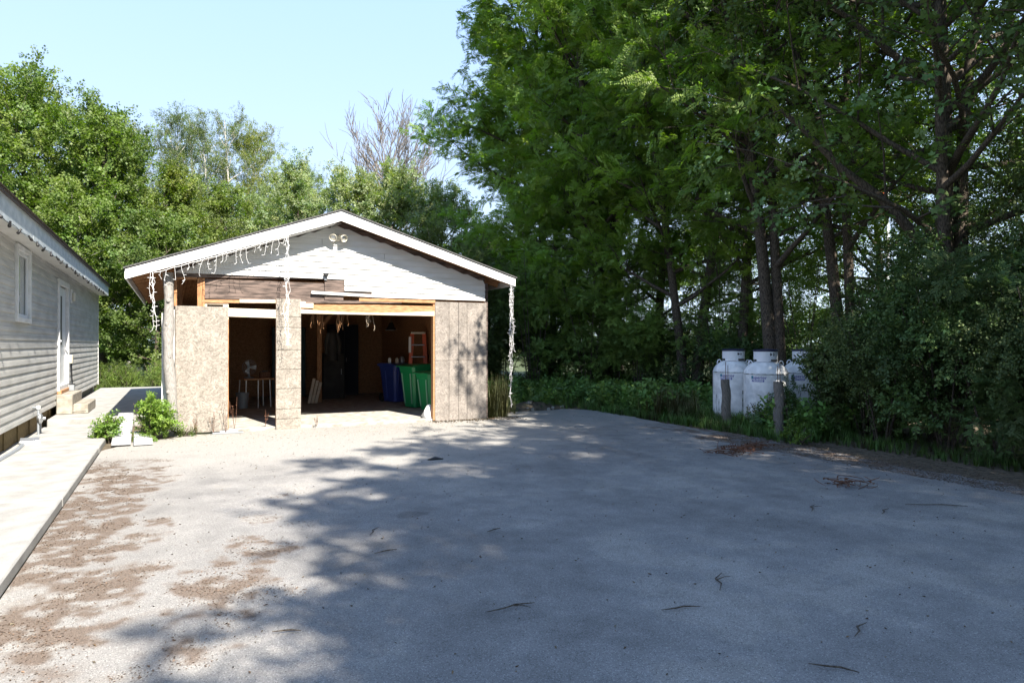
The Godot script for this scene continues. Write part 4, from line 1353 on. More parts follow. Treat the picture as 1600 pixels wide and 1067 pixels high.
func make_clumps():
	var oval := PackedVector2Array([Vector2(0, 0), Vector2(-0.27, 0.35), Vector2(-0.2, 0.7), Vector2(0, 1), Vector2(0.2, 0.7), Vector2(0.27, 0.35)])
	var kite := PackedVector2Array([Vector2(0, 0), Vector2(-0.23, 0.5), Vector2(0, 1), Vector2(0.23, 0.5)])
	var maple := PackedVector2Array([Vector2(0, 0), Vector2(-0.32, 0.05), Vector2(-0.55, 0.5), Vector2(-0.22, 0.52), Vector2(0, 1), Vector2(0.22, 0.52), Vector2(0.55, 0.5), Vector2(0.32, 0.05)])
	for v in 2:
		rng.seed = 200 + v
		# pinnate spray: a drooping twig of compound leaves
		var st := mb()
		for k in 8:
			var t := (k + 0.5) / 8.0
			var o := Vector3(0, t * 0.42, -0.10 * t * t) + rand_unit() * 0.05
			var sd := 1.0 if k % 2 == 0 else -1.0
			var d := Vector3(sd * rng.randf_range(0.55, 1.0), rng.randf_range(0.35, 0.9), rng.randf_range(-0.55, 0.35)).normalized()
			var n := (Vector3(0, 0, 1) + rand_unit() * 0.6).normalized()
			var L := rng.randf_range(0.17, 0.24)
			for j in 6:
				var s := (j + 0.7) / 6.0
				var c := o + d * L * s + Vector3(0, 0, -0.10 * s * s * L * 3.0)
				var side := d.cross(n).normalized()
				for q in [-1.0, 1.0]:
					leaf_fan2(st, c, (side * q + d * 0.35).normalized(), (n + rand_unit() * 0.35).normalized(), 0.066 * rng.randf_range(0.8, 1.2), 0.30)
			leaf_fan2(st, o + d * L, d, n, 0.06, 0.22)
		clump["pinnate_%d" % v] = st.commit()
		# maple twig
		st = mb()
		for k in 13:
			var t := (k + 0.5) / 13.0
			var o := Vector3(0, t * 0.42, -0.06 * t) + rand_unit() * 0.05
			var d := (Vector3(cos(k * 2.4), 0.5, sin(k * 2.4) * 0.6 - 0.15) + rand_unit() * 0.3).normalized()
			var n := (Vector3(0, 0.25, 1) + rand_unit() * 0.5).normalized()
			leaf_fan(st, o + d * 0.04, d, n, maple, rng.randf_range(0.085, 0.13), 0.10)
		clump["maple_%d" % v] = st.commit()
		# small-leaved twig for birches, poplars and shrubs
		st = mb()
		for k in 22:
			var t := (k + 0.5) / 22.0
			var o := Vector3(0, t * 0.5, -0.08 * t * t) + rand_unit() * 0.06
			var d := (Vector3(cos(k * 2.4), 0.5, sin(k * 2.4)) + rand_unit() * 0.4).normalized()
			var n := (Vector3(0, 0.3, 1) + rand_unit() * 0.7).normalized()
			leaf_fan2(st, o, d, n, rng.randf_range(0.055, 0.085), 0.34)
		clump["small_%d" % v] = st.commit()
		# long narrow leaves of the undergrowth
		st = mb()
		for k in 16:
			var t := (k + 0.5) / 16.0
			var o := Vector3(0, t * 0.55, -0.06 * t)
			var d := (Vector3(cos(k * 2.4), 0.55, sin(k * 2.4) * 0.8 - 0.1) + rand_unit() * 0.25).normalized()
			var n := (Vector3(0, 0.3, 1) + rand_unit() * 0.4).normalized()
			leaf_fan(st, o, d, n, oval, rng.randf_range(0.10, 0.16), 0.09)
		clump["oval_%d" % v] = st.commit()
		# grass tuft
		st = mb()
		for k in 14:
			var a := rng.randf() * TAU
			var dr := Vector3(cos(a), 0, sin(a))
			var h := rng.randf_range(0.5, 1.0)
			var b0 := dr * rng.randf_range(0.0, 0.16)
			var lean := rng.randf_range(0.1, 0.55)
			var w := Vector3(-sin(a), 0, cos(a)) * 0.013
			var p1 := b0 + dr * lean * 0.3 + Vector3.UP * h * 0.55
			var p2 := b0 + dr * lean + Vector3.UP * h * 0.92
			var n := (dr.cross(w) + Vector3.UP * 0.1).normalized()
			quad(st, b0 - w, b0 + w, p1 + w * 0.8, p1 - w * 0.8, n)
			tri(st, p1 - w * 0.8, p1 + w * 0.8, p2, n)
		clump["tuft_%d" % v] = st.commit()
	rng.seed = 210
	var st2 := mb()   # crumpled dead leaf
	leaf_fan(st2, Vector3(0, 0, -0.5), Vector3(0, 0.15, 1).normalized(), Vector3.UP, kite, 1.0, 0.25)
	clump["dead_leaf"] = st2.commit()
	clump["chip"] = boxm(Vector3(0.25, 0.16, 1.0))


func leaf_fan2(st: SurfaceTool, o: Vector3, d: Vector3, n: Vector3, size: float, wid: float):
	# a folded diamond, two triangles
	var x := d.cross(n).normalized()
	n = x.cross(d).normalized()
	var a := o
	var b := o + d * size * 0.5 + x * size * wid + n * size * 0.06
	var c := o + d * size - n * size * 0.08
	var e := o + d * size * 0.5 - x * size * wid + n * size * 0.06
	var n1 := (b - a).cross(c - a).normalized()
	if n1.dot(n) < 0:
		n1 = -n1
	var n2 := (c - a).cross(e - a).normalized()
	if n2.dot(n) < 0:
		n2 = -n2
	tri(st, a, b, c, n1)
	tri(st, a, c, e, n2)


func vary(c: Color, amt: float) -> Color:
	var k := 1.0 + rng.randf_range(-amt, amt)
	var w := rng.randf_range(-amt, amt) * 0.35
	return Color(c.r * k * (1.0 + w), c.g * k, c.b * k * (1.0 - w))


func facing(y: Vector3, up: Vector3, roll: float, s: float) -> Basis:
	# y along the twig, z as near up as can be
	y = y.normalized()
	var x := y.cross(up)
	if x.length() < 0.05:
		x = y.cross(Vector3(0.7, 0.1, 0.7))
	x = x.normalized()
	var z := x.cross(y)
	return (Basis(x, y, z) * Basis(Vector3(0, 1, 0), roll)).scaled_local(Vector3(s, s, s))


# ---------------------------------------------------------------- trees
func make_tree(p: Dictionary) -> Node3D:
	rng.seed = p.seed
	var root := thing(p.get("name", "tree"), p.label, "tree", p.at, 0.0, p.get("group", ""))
	var H: float = p.h
	var R: float = p.crown
	var stems: Array = p.get("stems", [Vector2.ZERO])
	var cb: float = p.get("base", 0.25)
	var bias: Vector2 = p.get("bias", Vector2.ZERO)
	var bark: Material = mats[p.get("bark", "bark")]
	var spread0: float = p.get("e0", 0.15)
	var segs := []
	var bt := mb()
	for si in stems.size():
		var lean: Vector2 = stems[si]
		var hs: float = H * (1.0 - 0.07 * si)
		var pts := PackedVector3Array()
		var rr := []
		var r0: float = p.r * (1.0 - 0.15 * si)
		var off := Vector3(lean.x, 0, lean.y).normalized() * (r0 * 0.95 if stems.size() > 1 else 0.0)
		var wob := Vector3(rng.randf_range(-1, 1), 0, rng.randf_range(-1, 1)) * 0.045 * H
		for i in 11:
			var t := i / 10.0
			pts.append(off + Vector3(lean.x, 0, lean.y) * pow(t, 1.15) + wob * sin(t * 4.2) * t + Vector3(0, -0.1 + (hs + 0.1) * t, 0))
			rr.append(r0 * (1.0 + 0.45 * exp(-t * 22.0)) * pow(1.0 - t * 0.96, 0.85) + 0.012)
		var tt := mb()
		tube(tt, pts, rr, 12 if p.r > 0.1 else 8, false, 0.05)
		part("trunk", tt.commit(), bark, root)
		var n: int = p.limbs / stems.size()
		for i in n:
			var q := (i + rng.randf()) / n
			var t := lerpf(cb, 0.96, pow(q, p.get("tpow", 0.85)))
			var fi := t * 10.0
			var i0 := mini(int(fi), 9)
			var o := pts[i0].lerp(pts[i0 + 1], fi - i0)
			var az := i * 2.4 + rng.randf() * 0.9 + si * 1.3
			var prof := pow(sin(PI * (p.get("p0", 0.25) + (p.get("p1", 0.88) - p.get("p0", 0.25)) * q)), 0.6)
			var L := R * prof * rng.randf_range(0.72, 1.12)
			var dir2 := Vector2(cos(az), sin(az))
			if bias != Vector2.ZERO:
				L *= maxf(0.45, 1.0 + dir2.dot(bias))
			var el := lerpf(spread0, 1.15, q * q * 0.7 + q * 0.3) + rng.randf_range(-0.2, 0.2)
			var d := Vector3(dir2.x * cos(el), sin(el), dir2.y * cos(el))
			var lp := PackedVector3Array([o])
			var lr := [minf(rr[i0] * 0.6, 0.016 + L * 0.014)]
			var cur := o
			for s in 5:
				d = (d + Vector3(rng.randf_range(-0.2, 0.2), rng.randf_range(-0.12, 0.16) - p.get("droop", 0.0) * s * 0.1, rng.randf_range(-0.2, 0.2))).normalized()
				cur += d * L / 5.0
				lp.append(cur)
				lr.append(lerpf(lr[0], 0.008, (s + 1) / 5.0))
			tube(bt, lp, lr, 6, false)
			var ns: int = p.get("subs", 6)
			for j in ns:
				var s := lerpf(p.get("sub0", 0.28), 0.98, (j + rng.randf()) / ns) * 5.0
				var k0 := mini(int(s), 4)
				var sp := lp[k0].lerp(lp[k0 + 1], s - k0)
				var sdir := (lp[k0 + 1] - lp[k0]).normalized().rotated(Vector3.UP, (rng.randf_range(0.4, 1.5)) * (1.0 if j % 2 == 0 else -1.0))
				sdir = (sdir + Vector3(0, rng.randf_range(-0.5, 0.85), 0)).normalized()
				var sl := maxf(0.4, L * 0.44 * rng.randf_range(0.6, 1.25))
				var s1 := sp + sdir * sl * 0.5 + rand_unit() * sl * 0.08
				var s2 := s1 + (sdir + Vector3(0, -p.get("droop", 0.0), 0)).normalized() * sl * 0.5
				tube(bt, PackedVector3Array([sp, s1, s2]), [lr[k0] * 0.5, lr[k0] * 0.3, 0.005], 4, false)
				segs.append([sp, s1, s2, sl])
				if p.get("bare", false):
					for b in 5:
						var bs := sp.lerp(s2, rng.randf_range(0.2, 1.0))
						var bd := (sdir + rand_unit() * 0.7 + Vector3(0, 0.35, 0)).normalized()
						var bl := sl * rng.randf_range(0.3, 0.7)
						var b1 := bs + bd * bl * 0.5
						tube(bt, PackedVector3Array([bs, b1, b1 + (bd + rand_unit() * 0.35).normalized() * bl * 0.5]), [0.02, 0.014, 0.008], 3, false)
			segs.append([lp[3], lp[4], lp[5], L * 0.4])
	for b in p.get("boughs", []):   # a long bough that stands out by itself
		var bp := PackedVector3Array(b)
		var br := []
		for i in bp.size():
			br.append(lerpf(0.10, 0.03, float(i) / (bp.size() - 1)))
		tube(bt, bp, br, 9, false, 0.05)
		segs.append([bp[bp.size() - 3], bp[bp.size() - 2], bp[bp.size() - 1], 1.5])
	part("limbs", bt.commit(), bark, root).set_meta("kind", "stuff")
	if p.get("bare", false):
		return root
	var total := 0.0
	for s in segs:
		total += s[3]
	var xf := [[], []]
	var cols := [[], []]
	var N: int = p.n
	var size: float = p.size
	var base_c: Color = p.color
	for s in segs:
		var m: int = int(N * s[3] / total + rng.randf())
		var tint := vary(base_c, 0.22)
		for k in m:
			var t := pow(rng.randf(), 0.8)
			var at: Vector3 = s[0].lerp(s[1], t * 2.0) if t < 0.5 else s[1].lerp(s[2], t * 2.0 - 1.0)
			at += rand_unit() * size * 0.8 * rng.randf()
			if rng.randf() < 0.6:   # rounded puffs of leaves at the branch ends
				var puff := rand_unit() * pow(rng.randf(), 0.5)
				at = s[1].lerp(s[2], rng.randf_range(0.3, 1.0)) + puff * minf(0.85, float(s[3]) * 0.6)
			var dr: Vector3 = ((s[2] - s[0]).normalized() + rand_unit() * 0.8 + Vector3(0, -0.15, 0)).normalized()
			var up := (Vector3(0, 1, 0.25) + rand_unit() * 0.75).normalized()
			var v := rng.randi() % 2
			xf[v].append(Transform3D(facing(dr, up, rng.randf_range(-0.5, 0.5), size * 2.0 * rng.randf_range(0.75, 1.25)), at - dr * size * 0.5))
			cols[v].append(vary(tint, 0.16))
	for v in 2:
		many("crown", clump["%s_%d" % [p.leaf, v]], mats[p.get("leafmat", "leaf")], root, xf[v], cols[v])
	return root


func build_trees():
	var locust := Color(0.20, 0.30, 0.052)
	var dark_locust := Color(0.18, 0.275, 0.052)
	var maple := Color(0.145, 0.205, 0.045)
	var silver := Color(0.26, 0.31, 0.15)
	var birch := Color(0.16, 0.20, 0.075)
	var T := []
	# behind the house, left
	T.append({at = Vector3(-11.8, 0, -46.5), h = 14.8, r = 0.3, crown = 4.6, limbs = 44, n = 5200, size = 0.55, leaf = "maple", color = Color(0.135, 0.195, 0.045), name = "maple_tree", label = "tallest maple behind the grey house, at the left edge of view"})
	T.append({at = Vector3(-5.9, 0, -36.0), h = 11.0, r = 0.28, crown = 4.6, limbs = 56, n = 8500, size = 0.46, leaf = "maple", color = maple, base = 0.10, name = "maple_tree", label = "broad sunlit maple rising directly over the grey house roof"})
	T.append({at = Vector3(-2.6, 0, -32.5), h = 10.2, r = 0.16, crown = 3.0, limbs = 40, n = 4600, size = 0.42, leaf = "maple", color = maple, base = 0.08, name = "maple_tree", label = "lower maple between the house corner and the garage roof"})
	T.append({at = Vector3(-0.5, 0, -35.8), h = 8.6, r = 0.13, crown = 2.7, limbs = 34, n = 3200, size = 0.42, leaf = "maple", color = Color(0.175, 0.215, 0.05), base = 0.08, name = "maple_tree", label = "small yellow-green maple peeping over the left garage eave"})
	T.append({at = Vector3(-3.2, 0, -29.6), h = 6.4, r = 0.10, crown = 1.9, limbs = 26, n = 2000, size = 0.40, leaf = "maple", color = maple, base = 0.28, bark = "pale_bark", name = "young_maple", label = "young pale-stemmed maple beyond the end of the concrete slab"})
	T.append({at = Vector3(-0.6, 0, -29.0), h = 5.6, r = 0.09, crown = 2.0, limbs = 26, n = 2000, size = 0.38, leaf = "maple", color = Color(0.12, 0.175, 0.045), base = 0.12, name = "young_maple", label = "leafy young maple in the gap between house and garage"})
	# birches far behind
	var bl := ["leftmost slender birch with bare twigs behind the maples", "grey-leaved birch second from the left in the birch row", "tall thin birch with pale double stem over the garage", "yellowish birch right of the pale double stem", "short narrow birch at the right end of the birch row", "thin birch with a dead top poking above the row"]
	var bp := [Vector3(-2.6, 0, -51), Vector3(0.0, 0, -52.5), Vector3(2.6, 0, -50), Vector3(5.0, 0, -51.5), Vector3(9.0, 0, -56), Vector3(1.4, 0, -56)]
	for i in 6:
		T.append({at = bp[i], h = [15.2, 16.6, 16.8, 15.8, 14.8, 18.5][i], r = 0.13, crown = [2.8, 3.2, 3.2, 3.6, 2.4, 2.4][i], limbs = 40, n = [1900, 3200, 2600, 3600, 2200, 900][i], size = 0.50, leaf = "small", color = [Color(0.15, 0.175, 0.09), Color(0.14, 0.18, 0.08), birch, Color(0.21, 0.235, 0.055), Color(0.15, 0.19, 0.075), birch][i], base = 0.18, e0 = 0.6, bark = "pale_bark",
			stems = ([Vector2(0.8, 0), Vector2(-0.6, 0.2)] if i == 2 else [Vector2(0.5 * sin(i * 2.0), 0)]), name = "birch_tree", label = bl[i], group = "birches behind the garage"})
	# lower growth that closes the view under the birches
	var fl := ["rounded green tree under the birches, nearest the maples", "rounded green tree under the pale double birch", "rounded green tree over the middle of the left garage slope"]
	for i in 3:
		T.append({at = [Vector3(0.4, 0, -44), Vector3(3.2, 0, -44.5), Vector3(6.0, 0, -45)][i], h = 9.8, r = 0.15, crown = 3.0, limbs = 36, n = 2800, size = 0.46, leaf = ["small", "maple", "small"][i], color = [Color(0.17, 0.21, 0.065), Color(0.16, 0.215, 0.05), Color(0.20, 0.245, 0.085)][i], base = 0.10, name = "understory_tree", label = fl[i]})
	# silvery trees right behind the garage
	var sl := ["pale silvery tree above the left slope of the garage roof", "wide pale silvery tree just above the garage ridge", "pale silvery tree straight under the dead tree, right of the ridge", "silvery green tree behind the right slope of the garage roof"]
	var sp := [Vector3(6.0, 0, -37.5), Vector3(8.0, 0, -33.8), Vector3(9.7, 0, -32.6), Vector3(11.4, 0, -30.6)]
	for i in 4:
		T.append({at = sp[i], h = [10.0, 8.8, 9.2, 8.0][i], r = 0.15, crown = [2.7, 2.9, 2.6, 2.6][i], limbs = 44, n = 5200, size = 0.36, leaf = "maple", color = silver, base = 0.12, name = "silver_leaf_tree", label = sl[i], group = "silvery trees behind the garage"})
	T.append({at = Vector3(11.0, 0, -38.0), h = 12.4, r = 0.28, crown = 4.5, limbs = 30, n = 0, size = 0.4, leaf = "small", color = birch, base = 0.50, e0 = 0.75, bark = "dead_bark", bare = true, subs = 8, p0 = 0.45, name = "dead_tree", label = "bare dead tree with fanned grey branches above the garage"})
	# the row on the right
	T.append({at = Vector3(12.2, 0, -21.6), h = 17.5, r = 0.15, crown = 3.5, limbs = 64, n = 5600, size = 0.46, leaf = "pinnate", color = locust, base = 0.05, e0 = 0.4, droop = 0.08, bias = Vector2(-0.12, 0.05), stems = [Vector2(-0.8, 0.4), Vector2(0.9, -0.2)], name = "locust_tree", label = "locust whose bright crown spreads over the garage right eave"})
	T.append({at = Vector3(12.0, 0, -17.2), h = 16.5, r = 0.14, crown = 3.4, limbs = 60, n = 3300, size = 0.46, leaf = "pinnate", color = locust, base = 0.1, e0 = 0.4, droop = 0.08, bias = Vector2(0.1, 0.0), stems = [Vector2(-2.2, 0.6), Vector2(1.0, -0.8), Vector2(-0.9, -1.2)], name = "locust_tree", label = "many-stemmed locust with its left stem leaning to the garage"})
	T.append({at = Vector3(12.9, 0, -16.4), h = 15.5, r = 0.13, crown = 3.8, limbs = 44, n = 1700, size = 0.46, leaf = "pinnate", color = dark_locust, base = 0.14, e0 = 0.4, droop = 0.08, stems = [Vector2(1.8, -0.6)], name = "locust_tree", label = "locust just right of the many-stemmed one, leaning right"})
	T.append({at = Vector3(12.2, 0, -14.0), h = 14.5, r = 0.13, crown = 3.7, limbs = 54, n = 2400, size = 0.44, leaf = "pinnate", color = locust, base = 0.16, e0 = 0.4, droop = 0.12, bias = Vector2(0.1, 0.1), stems = [Vector2(1.0, 0.4), Vector2(-1.6, -0.8)], name = "locust_tree", label = "forked locust midway between the garage and the propane tanks"})
	T.append({at = Vector3(12.6, 0, -12.7), h = 13.5, r = 0.12, crown = 3.6, limbs = 40, n = 1400, size = 0.44, leaf = "pinnate", color = dark_locust, base = 0.2, e0 = 0.4, droop = 0.12, stems = [Vector2(1.3, 0.6)], name = "locust_tree", label = "slim locust behind and left of the propane tanks"})
	T.append({at = Vector3(11.9, 0, -10.7), h = 12.5, r = 0.14, crown = 4.2, limbs = 50, n = 2100, size = 0.42, leaf = "pinnate", color = dark_locust, base = 0.28, e0 = 0.4, droop = 0.12, bias = Vector2(0.0, 0.1), stems = [Vector2(-1.8, -0.5), Vector2(-0.4, 0.3)], name = "locust_tree", label = "twin-trunked locust standing right behind the propane tanks"})
	T.append({at = Vector3(12.9, 0, -9.7), h = 12.0, r = 0.13, crown = 4.0, limbs = 46, n = 1800, size = 0.42, leaf = "pinnate", color = dark_locust, base = 0.28, e0 = 0.4, droop = 0.12, stems = [Vector2(-1.9, -0.7), Vector2(-0.8, 0.5)], name = "locust_tree", label = "twin-trunked locust in the gap right of the tanks"})
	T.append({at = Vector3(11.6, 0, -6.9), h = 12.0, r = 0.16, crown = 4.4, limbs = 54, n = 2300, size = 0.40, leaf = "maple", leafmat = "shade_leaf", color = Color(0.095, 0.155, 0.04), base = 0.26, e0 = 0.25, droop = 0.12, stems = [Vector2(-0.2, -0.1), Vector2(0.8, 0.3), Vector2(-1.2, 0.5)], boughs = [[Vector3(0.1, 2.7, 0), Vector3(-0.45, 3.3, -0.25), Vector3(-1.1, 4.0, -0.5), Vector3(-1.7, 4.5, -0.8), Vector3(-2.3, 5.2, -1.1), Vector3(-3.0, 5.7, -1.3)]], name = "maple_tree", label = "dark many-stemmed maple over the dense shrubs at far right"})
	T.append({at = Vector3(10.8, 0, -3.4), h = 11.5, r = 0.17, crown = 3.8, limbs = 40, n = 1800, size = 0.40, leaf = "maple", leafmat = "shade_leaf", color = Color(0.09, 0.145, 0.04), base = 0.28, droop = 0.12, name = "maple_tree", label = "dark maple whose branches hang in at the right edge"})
	# second row and the light-coloured trees seen through the gaps
	var q := [[Vector3(17, 0, -24), 14.0], [Vector3(18.5, 0, -18), 13.0], [Vector3(19, 0, -13.5), 6.5], [Vector3(20.5, 0, -9.0), 6.0], [Vector3(17.0, 0, -5.0), 12.0], [Vector3(15.5, 0, -29), 14.0]]
	var ql := ["sunlit tree seen behind the many-stemmed locust", "light green tree seen between the locust trunks", "pale tree showing in the gap above the propane tanks", "bright tree beyond the right-hand trunks and the thin pole", "dark tree deep behind the right-hand shrubs", "sunlit tree behind the locust nearest the garage"]
	for i in 6:
		T.append({at = q[i][0], h = q[i][1], r = 0.16, crown = 3.6, limbs = 36, n = 2800, size = 0.5, leaf = ["pinnate", "small", "small", "small", "maple", "pinnate"][i], color = Color(0.14, 0.215, 0.05), base = 0.12, name = "background_tree", label = ql[i]})
	for i in T.size():
		T[i].seed = 300 + i
		make_tree(T[i])
	# trees behind and beside the camera, whose shade lies over the driveway
	var sh := [[Vector3(5.85, 0, 7.4), 12.5, 3.5], [Vector3(7.1, 0, 4.4), 13.0, 3.3], [Vector3(10.2, 0, 0.6), 12.5, 3.4], [Vector3(8.2, 0, 10.6), 14.0, 3.8], [Vector3(5.8, 0, 12.5), 14.5, 3.6]]
	var wl := ["locust behind the camera on the driveway side", "locust beside the driveway behind the camera", "locust at the driveway edge right of the camera", "tall locust farther behind the camera", "tall locust farthest behind the camera"]
	for i in sh.size():
		make_tree({at = sh[i][0], h = sh[i][1], r = 0.2, crown = sh[i][2], limbs = 40, n = [4200, 1250, 800, 1300, 2400][i], size = 0.55, leaf = "pinnate", color = dark_locust, base = 0.40, droop = 0.2, seed = 400 + i, name = "locust_tree", label = wl[i]})
	# far woods that close the horizon
	rng.seed = 500
	var xf := []
	var cols := []
	for i in 9000:
		var a := rng.randf_range(-0.85, 1.75)   # bearing from -z towards +x
		var r := rng.randf_range(62.0, 84.0)
		var top := 6.0 + 2.2 * sin(a * 9.0) + 1.6 * sin(a * 23.0 + 1.0)
		if a > 0.62:
			top *= 0.62
		var at := Vector3(sin(a) * r, rng.randf() * top, -cos(a) * r)
		xf.append(Transform3D(facing(rand_unit(), Vector3.UP, 0.0, rng.randf_range(2.6, 4.2)), at))
		cols.append(vary(Color(0.075, 0.11, 0.035), 0.3))
	var fw := many("far_wood", clump["small_0"], mats.leaf, self, xf, cols)
	fw.set_meta("label", "far wood closing the horizon")


func shrub(at: Vector3, h: float, r: float, n: int, leaf: String, c: Color, label: String, nm := "shrub", group := "", size := 0.3, lm := "shade_leaf"):
	var o := thing(nm, label, "shrub", at, 0.0, group)
	var st := mb()
	for k in 7:
		var a := k * 2.4 + rng.randf()
		var tip := Vector3(cos(a) * r * rng.randf_range(0.3, 0.85), h * rng.randf_range(0.6, 0.92), sin(a) * r * rng.randf_range(0.3, 0.85))
		tube(st, PackedVector3Array([Vector3(tip.x * 0.1, -0.05, tip.z * 0.1), tip * Vector3(0.45, 0.5, 0.45), tip]), [0.018, 0.013, 0.005], 5, false)
	part("stems", st.commit(), mats.bark, o)
	var xf := [[], []]
	var cols := [[], []]
	var lobes := []
	for k in int(6 + h * 4.0):
		var lu := rand_unit() * pow(rng.randf(), 0.5)
		lobes.append([Vector3(lu.x * r * 0.85, h * 0.5 + lu.y * h * 0.45, lu.z * r * 0.85), rng.randf_range(0.28, 0.5), rng.randf_range(0.75, 1.3)])
	for k in n:
		var u := rand_unit()
		var rad := pow(rng.randf(), 0.45)
		var lb: Array = lobes[k % lobes.size()]
		var lr: float = lb[1] * minf(r, h * 0.6)
		var q: Vector3 = lb[0] + u * rad * lr
		if q.y < 0.03:
			q.y = rng.randf() * 0.25 * h
		var dr := (u + rand_unit() * 0.6 + Vector3(0, 0.25, 0)).normalized()
		var v := rng.randi() % 2
		xf[v].append(Transform3D(facing(dr, (Vector3.UP + rand_unit() * 0.5).normalized(), 0.0, size * 2.0 * rng.randf_range(0.7, 1.3)), q - dr * size * 0.4))
		cols[v].append(vary(c * float(lb[2]), 0.25))
	for v in 2:
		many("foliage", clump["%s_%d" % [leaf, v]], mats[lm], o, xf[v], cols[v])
	return o


func build_undergrowth():
	rng.seed = 600
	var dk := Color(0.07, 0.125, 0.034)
	var S := [
		[Vector3(10.55, 0, -7.7), 2.2, 0.95, 520, "oval", "leafy shrub overlapping the rightmost propane tank"],
		[Vector3(10.1, 0, -7.1), 2.6, 1.1, 560, "small", "dark shrub right of the mossy post"],
		[Vector3(10.1, 0, -6.1), 3.2, 1.2, 620, "oval", "tall dark shrub below the twin trunks at right"],
		[Vector3(9.95, 0, -5.3), 3.2, 1.2, 620, "pinnate", "feathery dark shrub in the middle of the right thicket"],
		[Vector3(9.9, 0, -4.6), 3.3, 1.2, 620, "small", "dark shrub above the brown leaf litter at far right"],
		[Vector3(9.9, 0, -3.9), 3.2, 1.3, 620, "pinnate", "feathery shrub at the right edge of the view"],
		[Vector3(9.8, 0, -2.9), 3.2, 1.3, 420, "oval", "shrub just outside the right edge"],
		[Vector3(12.3, 0, -8.6), 4.2, 1.4, 560, "oval", "tall shrub in the second row behind the tank shrub"],
		[Vector3(12.2, 0, -7.2), 5.0, 1.6, 700, "small", "tallest thicket shrub under the many-stemmed maple"],
		[Vector3(12.2, 0, -5.6), 5.2, 1.7, 760, "oval", "deep dark shrub behind the feathery one"],
		[Vector3(12.0, 0, -4.0), 5.0, 1.7, 700, "pinnate", "deep dark shrub behind the right edge"],
		[Vector3(13.2, 0, -12.4), 2.6, 1.4, 520, "oval", "dark shrub behind the left propane tank"],
		[Vector3(12.4, 0, -14.4), 2.4, 1.4, 520, "oval", "dark shrub between the left tank and the forked locust"],
		[Vector3(12.2, 0, -16.0), 2.8, 1.5, 560, "pinnate", "dark shrub at the foot of the twin-stemmed locust"],
		[Vector3(11.4, 0, -17.6), 2.4, 1.4, 520, "oval", "low dark shrub left of the twin-stemmed locust"],
		[Vector3(11.0, 0, -19.2), 2.8, 1.5, 560, "pinnate", "dark shrub behind the gravel mound"],
		[Vector3(9.6, 0, -20.0), 3.0, 1.5, 620, "pinnate", "shadowy shrub behind the light string at the garage corner"],
		[Vector3(7.9, 0, -18.2), 4.4, 1.3, 700, "pinnate", "tall feathery shrub along the garage right wall"],
		[Vector3(10.0, 0, -8.05), 1.75, 0.45, 190, "oval", "leafy branches hanging before the rightmost propane tank"],
		[Vector3(10.6, 0, -16.4), 4.8, 1.2, 520, "pinnate", "tall leafy sapling left of the many-stemmed locust"],
		[Vector3(9.4, 0, -17.6), 5.2, 1.2, 560, "pinnate", "tall leafy sapling over the rubble mound"],
		[Vector3(11.4, 0, -15.2), 4.4, 1.1, 460, "pinnate", "leafy sapling before the forked locust"],
		[Vector3(12.6, 0, -13.4), 4.6, 1.2, 460, "pinnate", "leafy sapling left of the slim locust"],
		[Vector3(13.4, 0, -11.4), 4.4, 1.2, 420, "small", "pale sapling behind the middle propane tank"],
		[Vector3(8.4, 0, -20.6), 6.0, 1.5, 620, "pinnate", "tallest sapling behind the garage right corner"],
		[Vector3(14.8, 0, -14.5), 3.0, 1.8, 480, "small", "sun-flecked shrub deep behind the tanks"],
		[Vector3(15.0, 0, -10.5), 3.4, 1.8, 480, "small", "sun-flecked shrub in the gap right of the tanks"],
		[Vector3(15.2, 0, -18.5), 3.0, 1.9, 480, "small", "shrub deep behind the twin-stemmed locust"],
	]
	for s in S:
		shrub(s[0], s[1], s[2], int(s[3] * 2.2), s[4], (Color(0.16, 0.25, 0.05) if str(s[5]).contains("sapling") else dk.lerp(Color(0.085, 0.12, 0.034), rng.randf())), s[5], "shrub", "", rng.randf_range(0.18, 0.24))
	# bright shrubs near the slab and low growth at its end
	shrub(Vector3(-0.36, 0, -12.6), 0.66, 0.40, 300, "oval", Color(0.17, 0.26, 0.05), "bright green bush spilling over the grey boards by the log", "bush", "", 0.17, "leaf")
	shrub(Vector3(-0.93, 0, -12.55), 0.46, 0.22, 130, "oval", Color(0.16, 0.25, 0.05), "small green bush between the path and the long grey plank", "bush", "", 0.16, "leaf")
	shrub(Vector3(0.15, 0, -12.86), 0.14, 0.26, 90, "small", Color(0.14, 0.19, 0.05), "low weed patch at the foot of the chipboard panel", "bush", "", 0.10, "leaf")
	var lo := [Vector3(-2.2, 0, -26.0), Vector3(-1.4, 0, -26.3), Vector3(-0.6, 0, -26.0), Vector3(0.4, 0, -26.4), Vector3(-3.2, 0, -26.4)]
	var ll := ["yellow-green low growth at the slab end beside the house corner", "yellow-green low growth at the middle of the slab end", "yellow-green low growth at the slab end near the garage", "shaded low growth behind the garage corner", "low growth hidden behind the house corner"]
	for i in 5:
		shrub(lo[i], 1.05, 0.75, 420, "small", Color(0.15, 0.21, 0.045), ll[i], "ground_shrub", "low growth at the slab end", 0.2, "leaf")
	shrub(Vector3(9.75, 0, -9.2), 0.55, 0.35, 110, "oval", Color(0.16, 0.15, 0.03), "yellowing weed between the two posts", "weed", "", 0.16)
	shrub(Vector3(9.45, 0, -8.65), 0.62, 0.5, 190, "oval", Color(0.07, 0.12, 0.045), "low green weed before the middle propane tank", "weed", "", 0.16)
	shrub(Vector3(9.35, 0, -8.2), 0.95, 0.28, 120, "oval", dk, "leafy creeper wrapped round the mossy post", "creeper", "", 0.13)
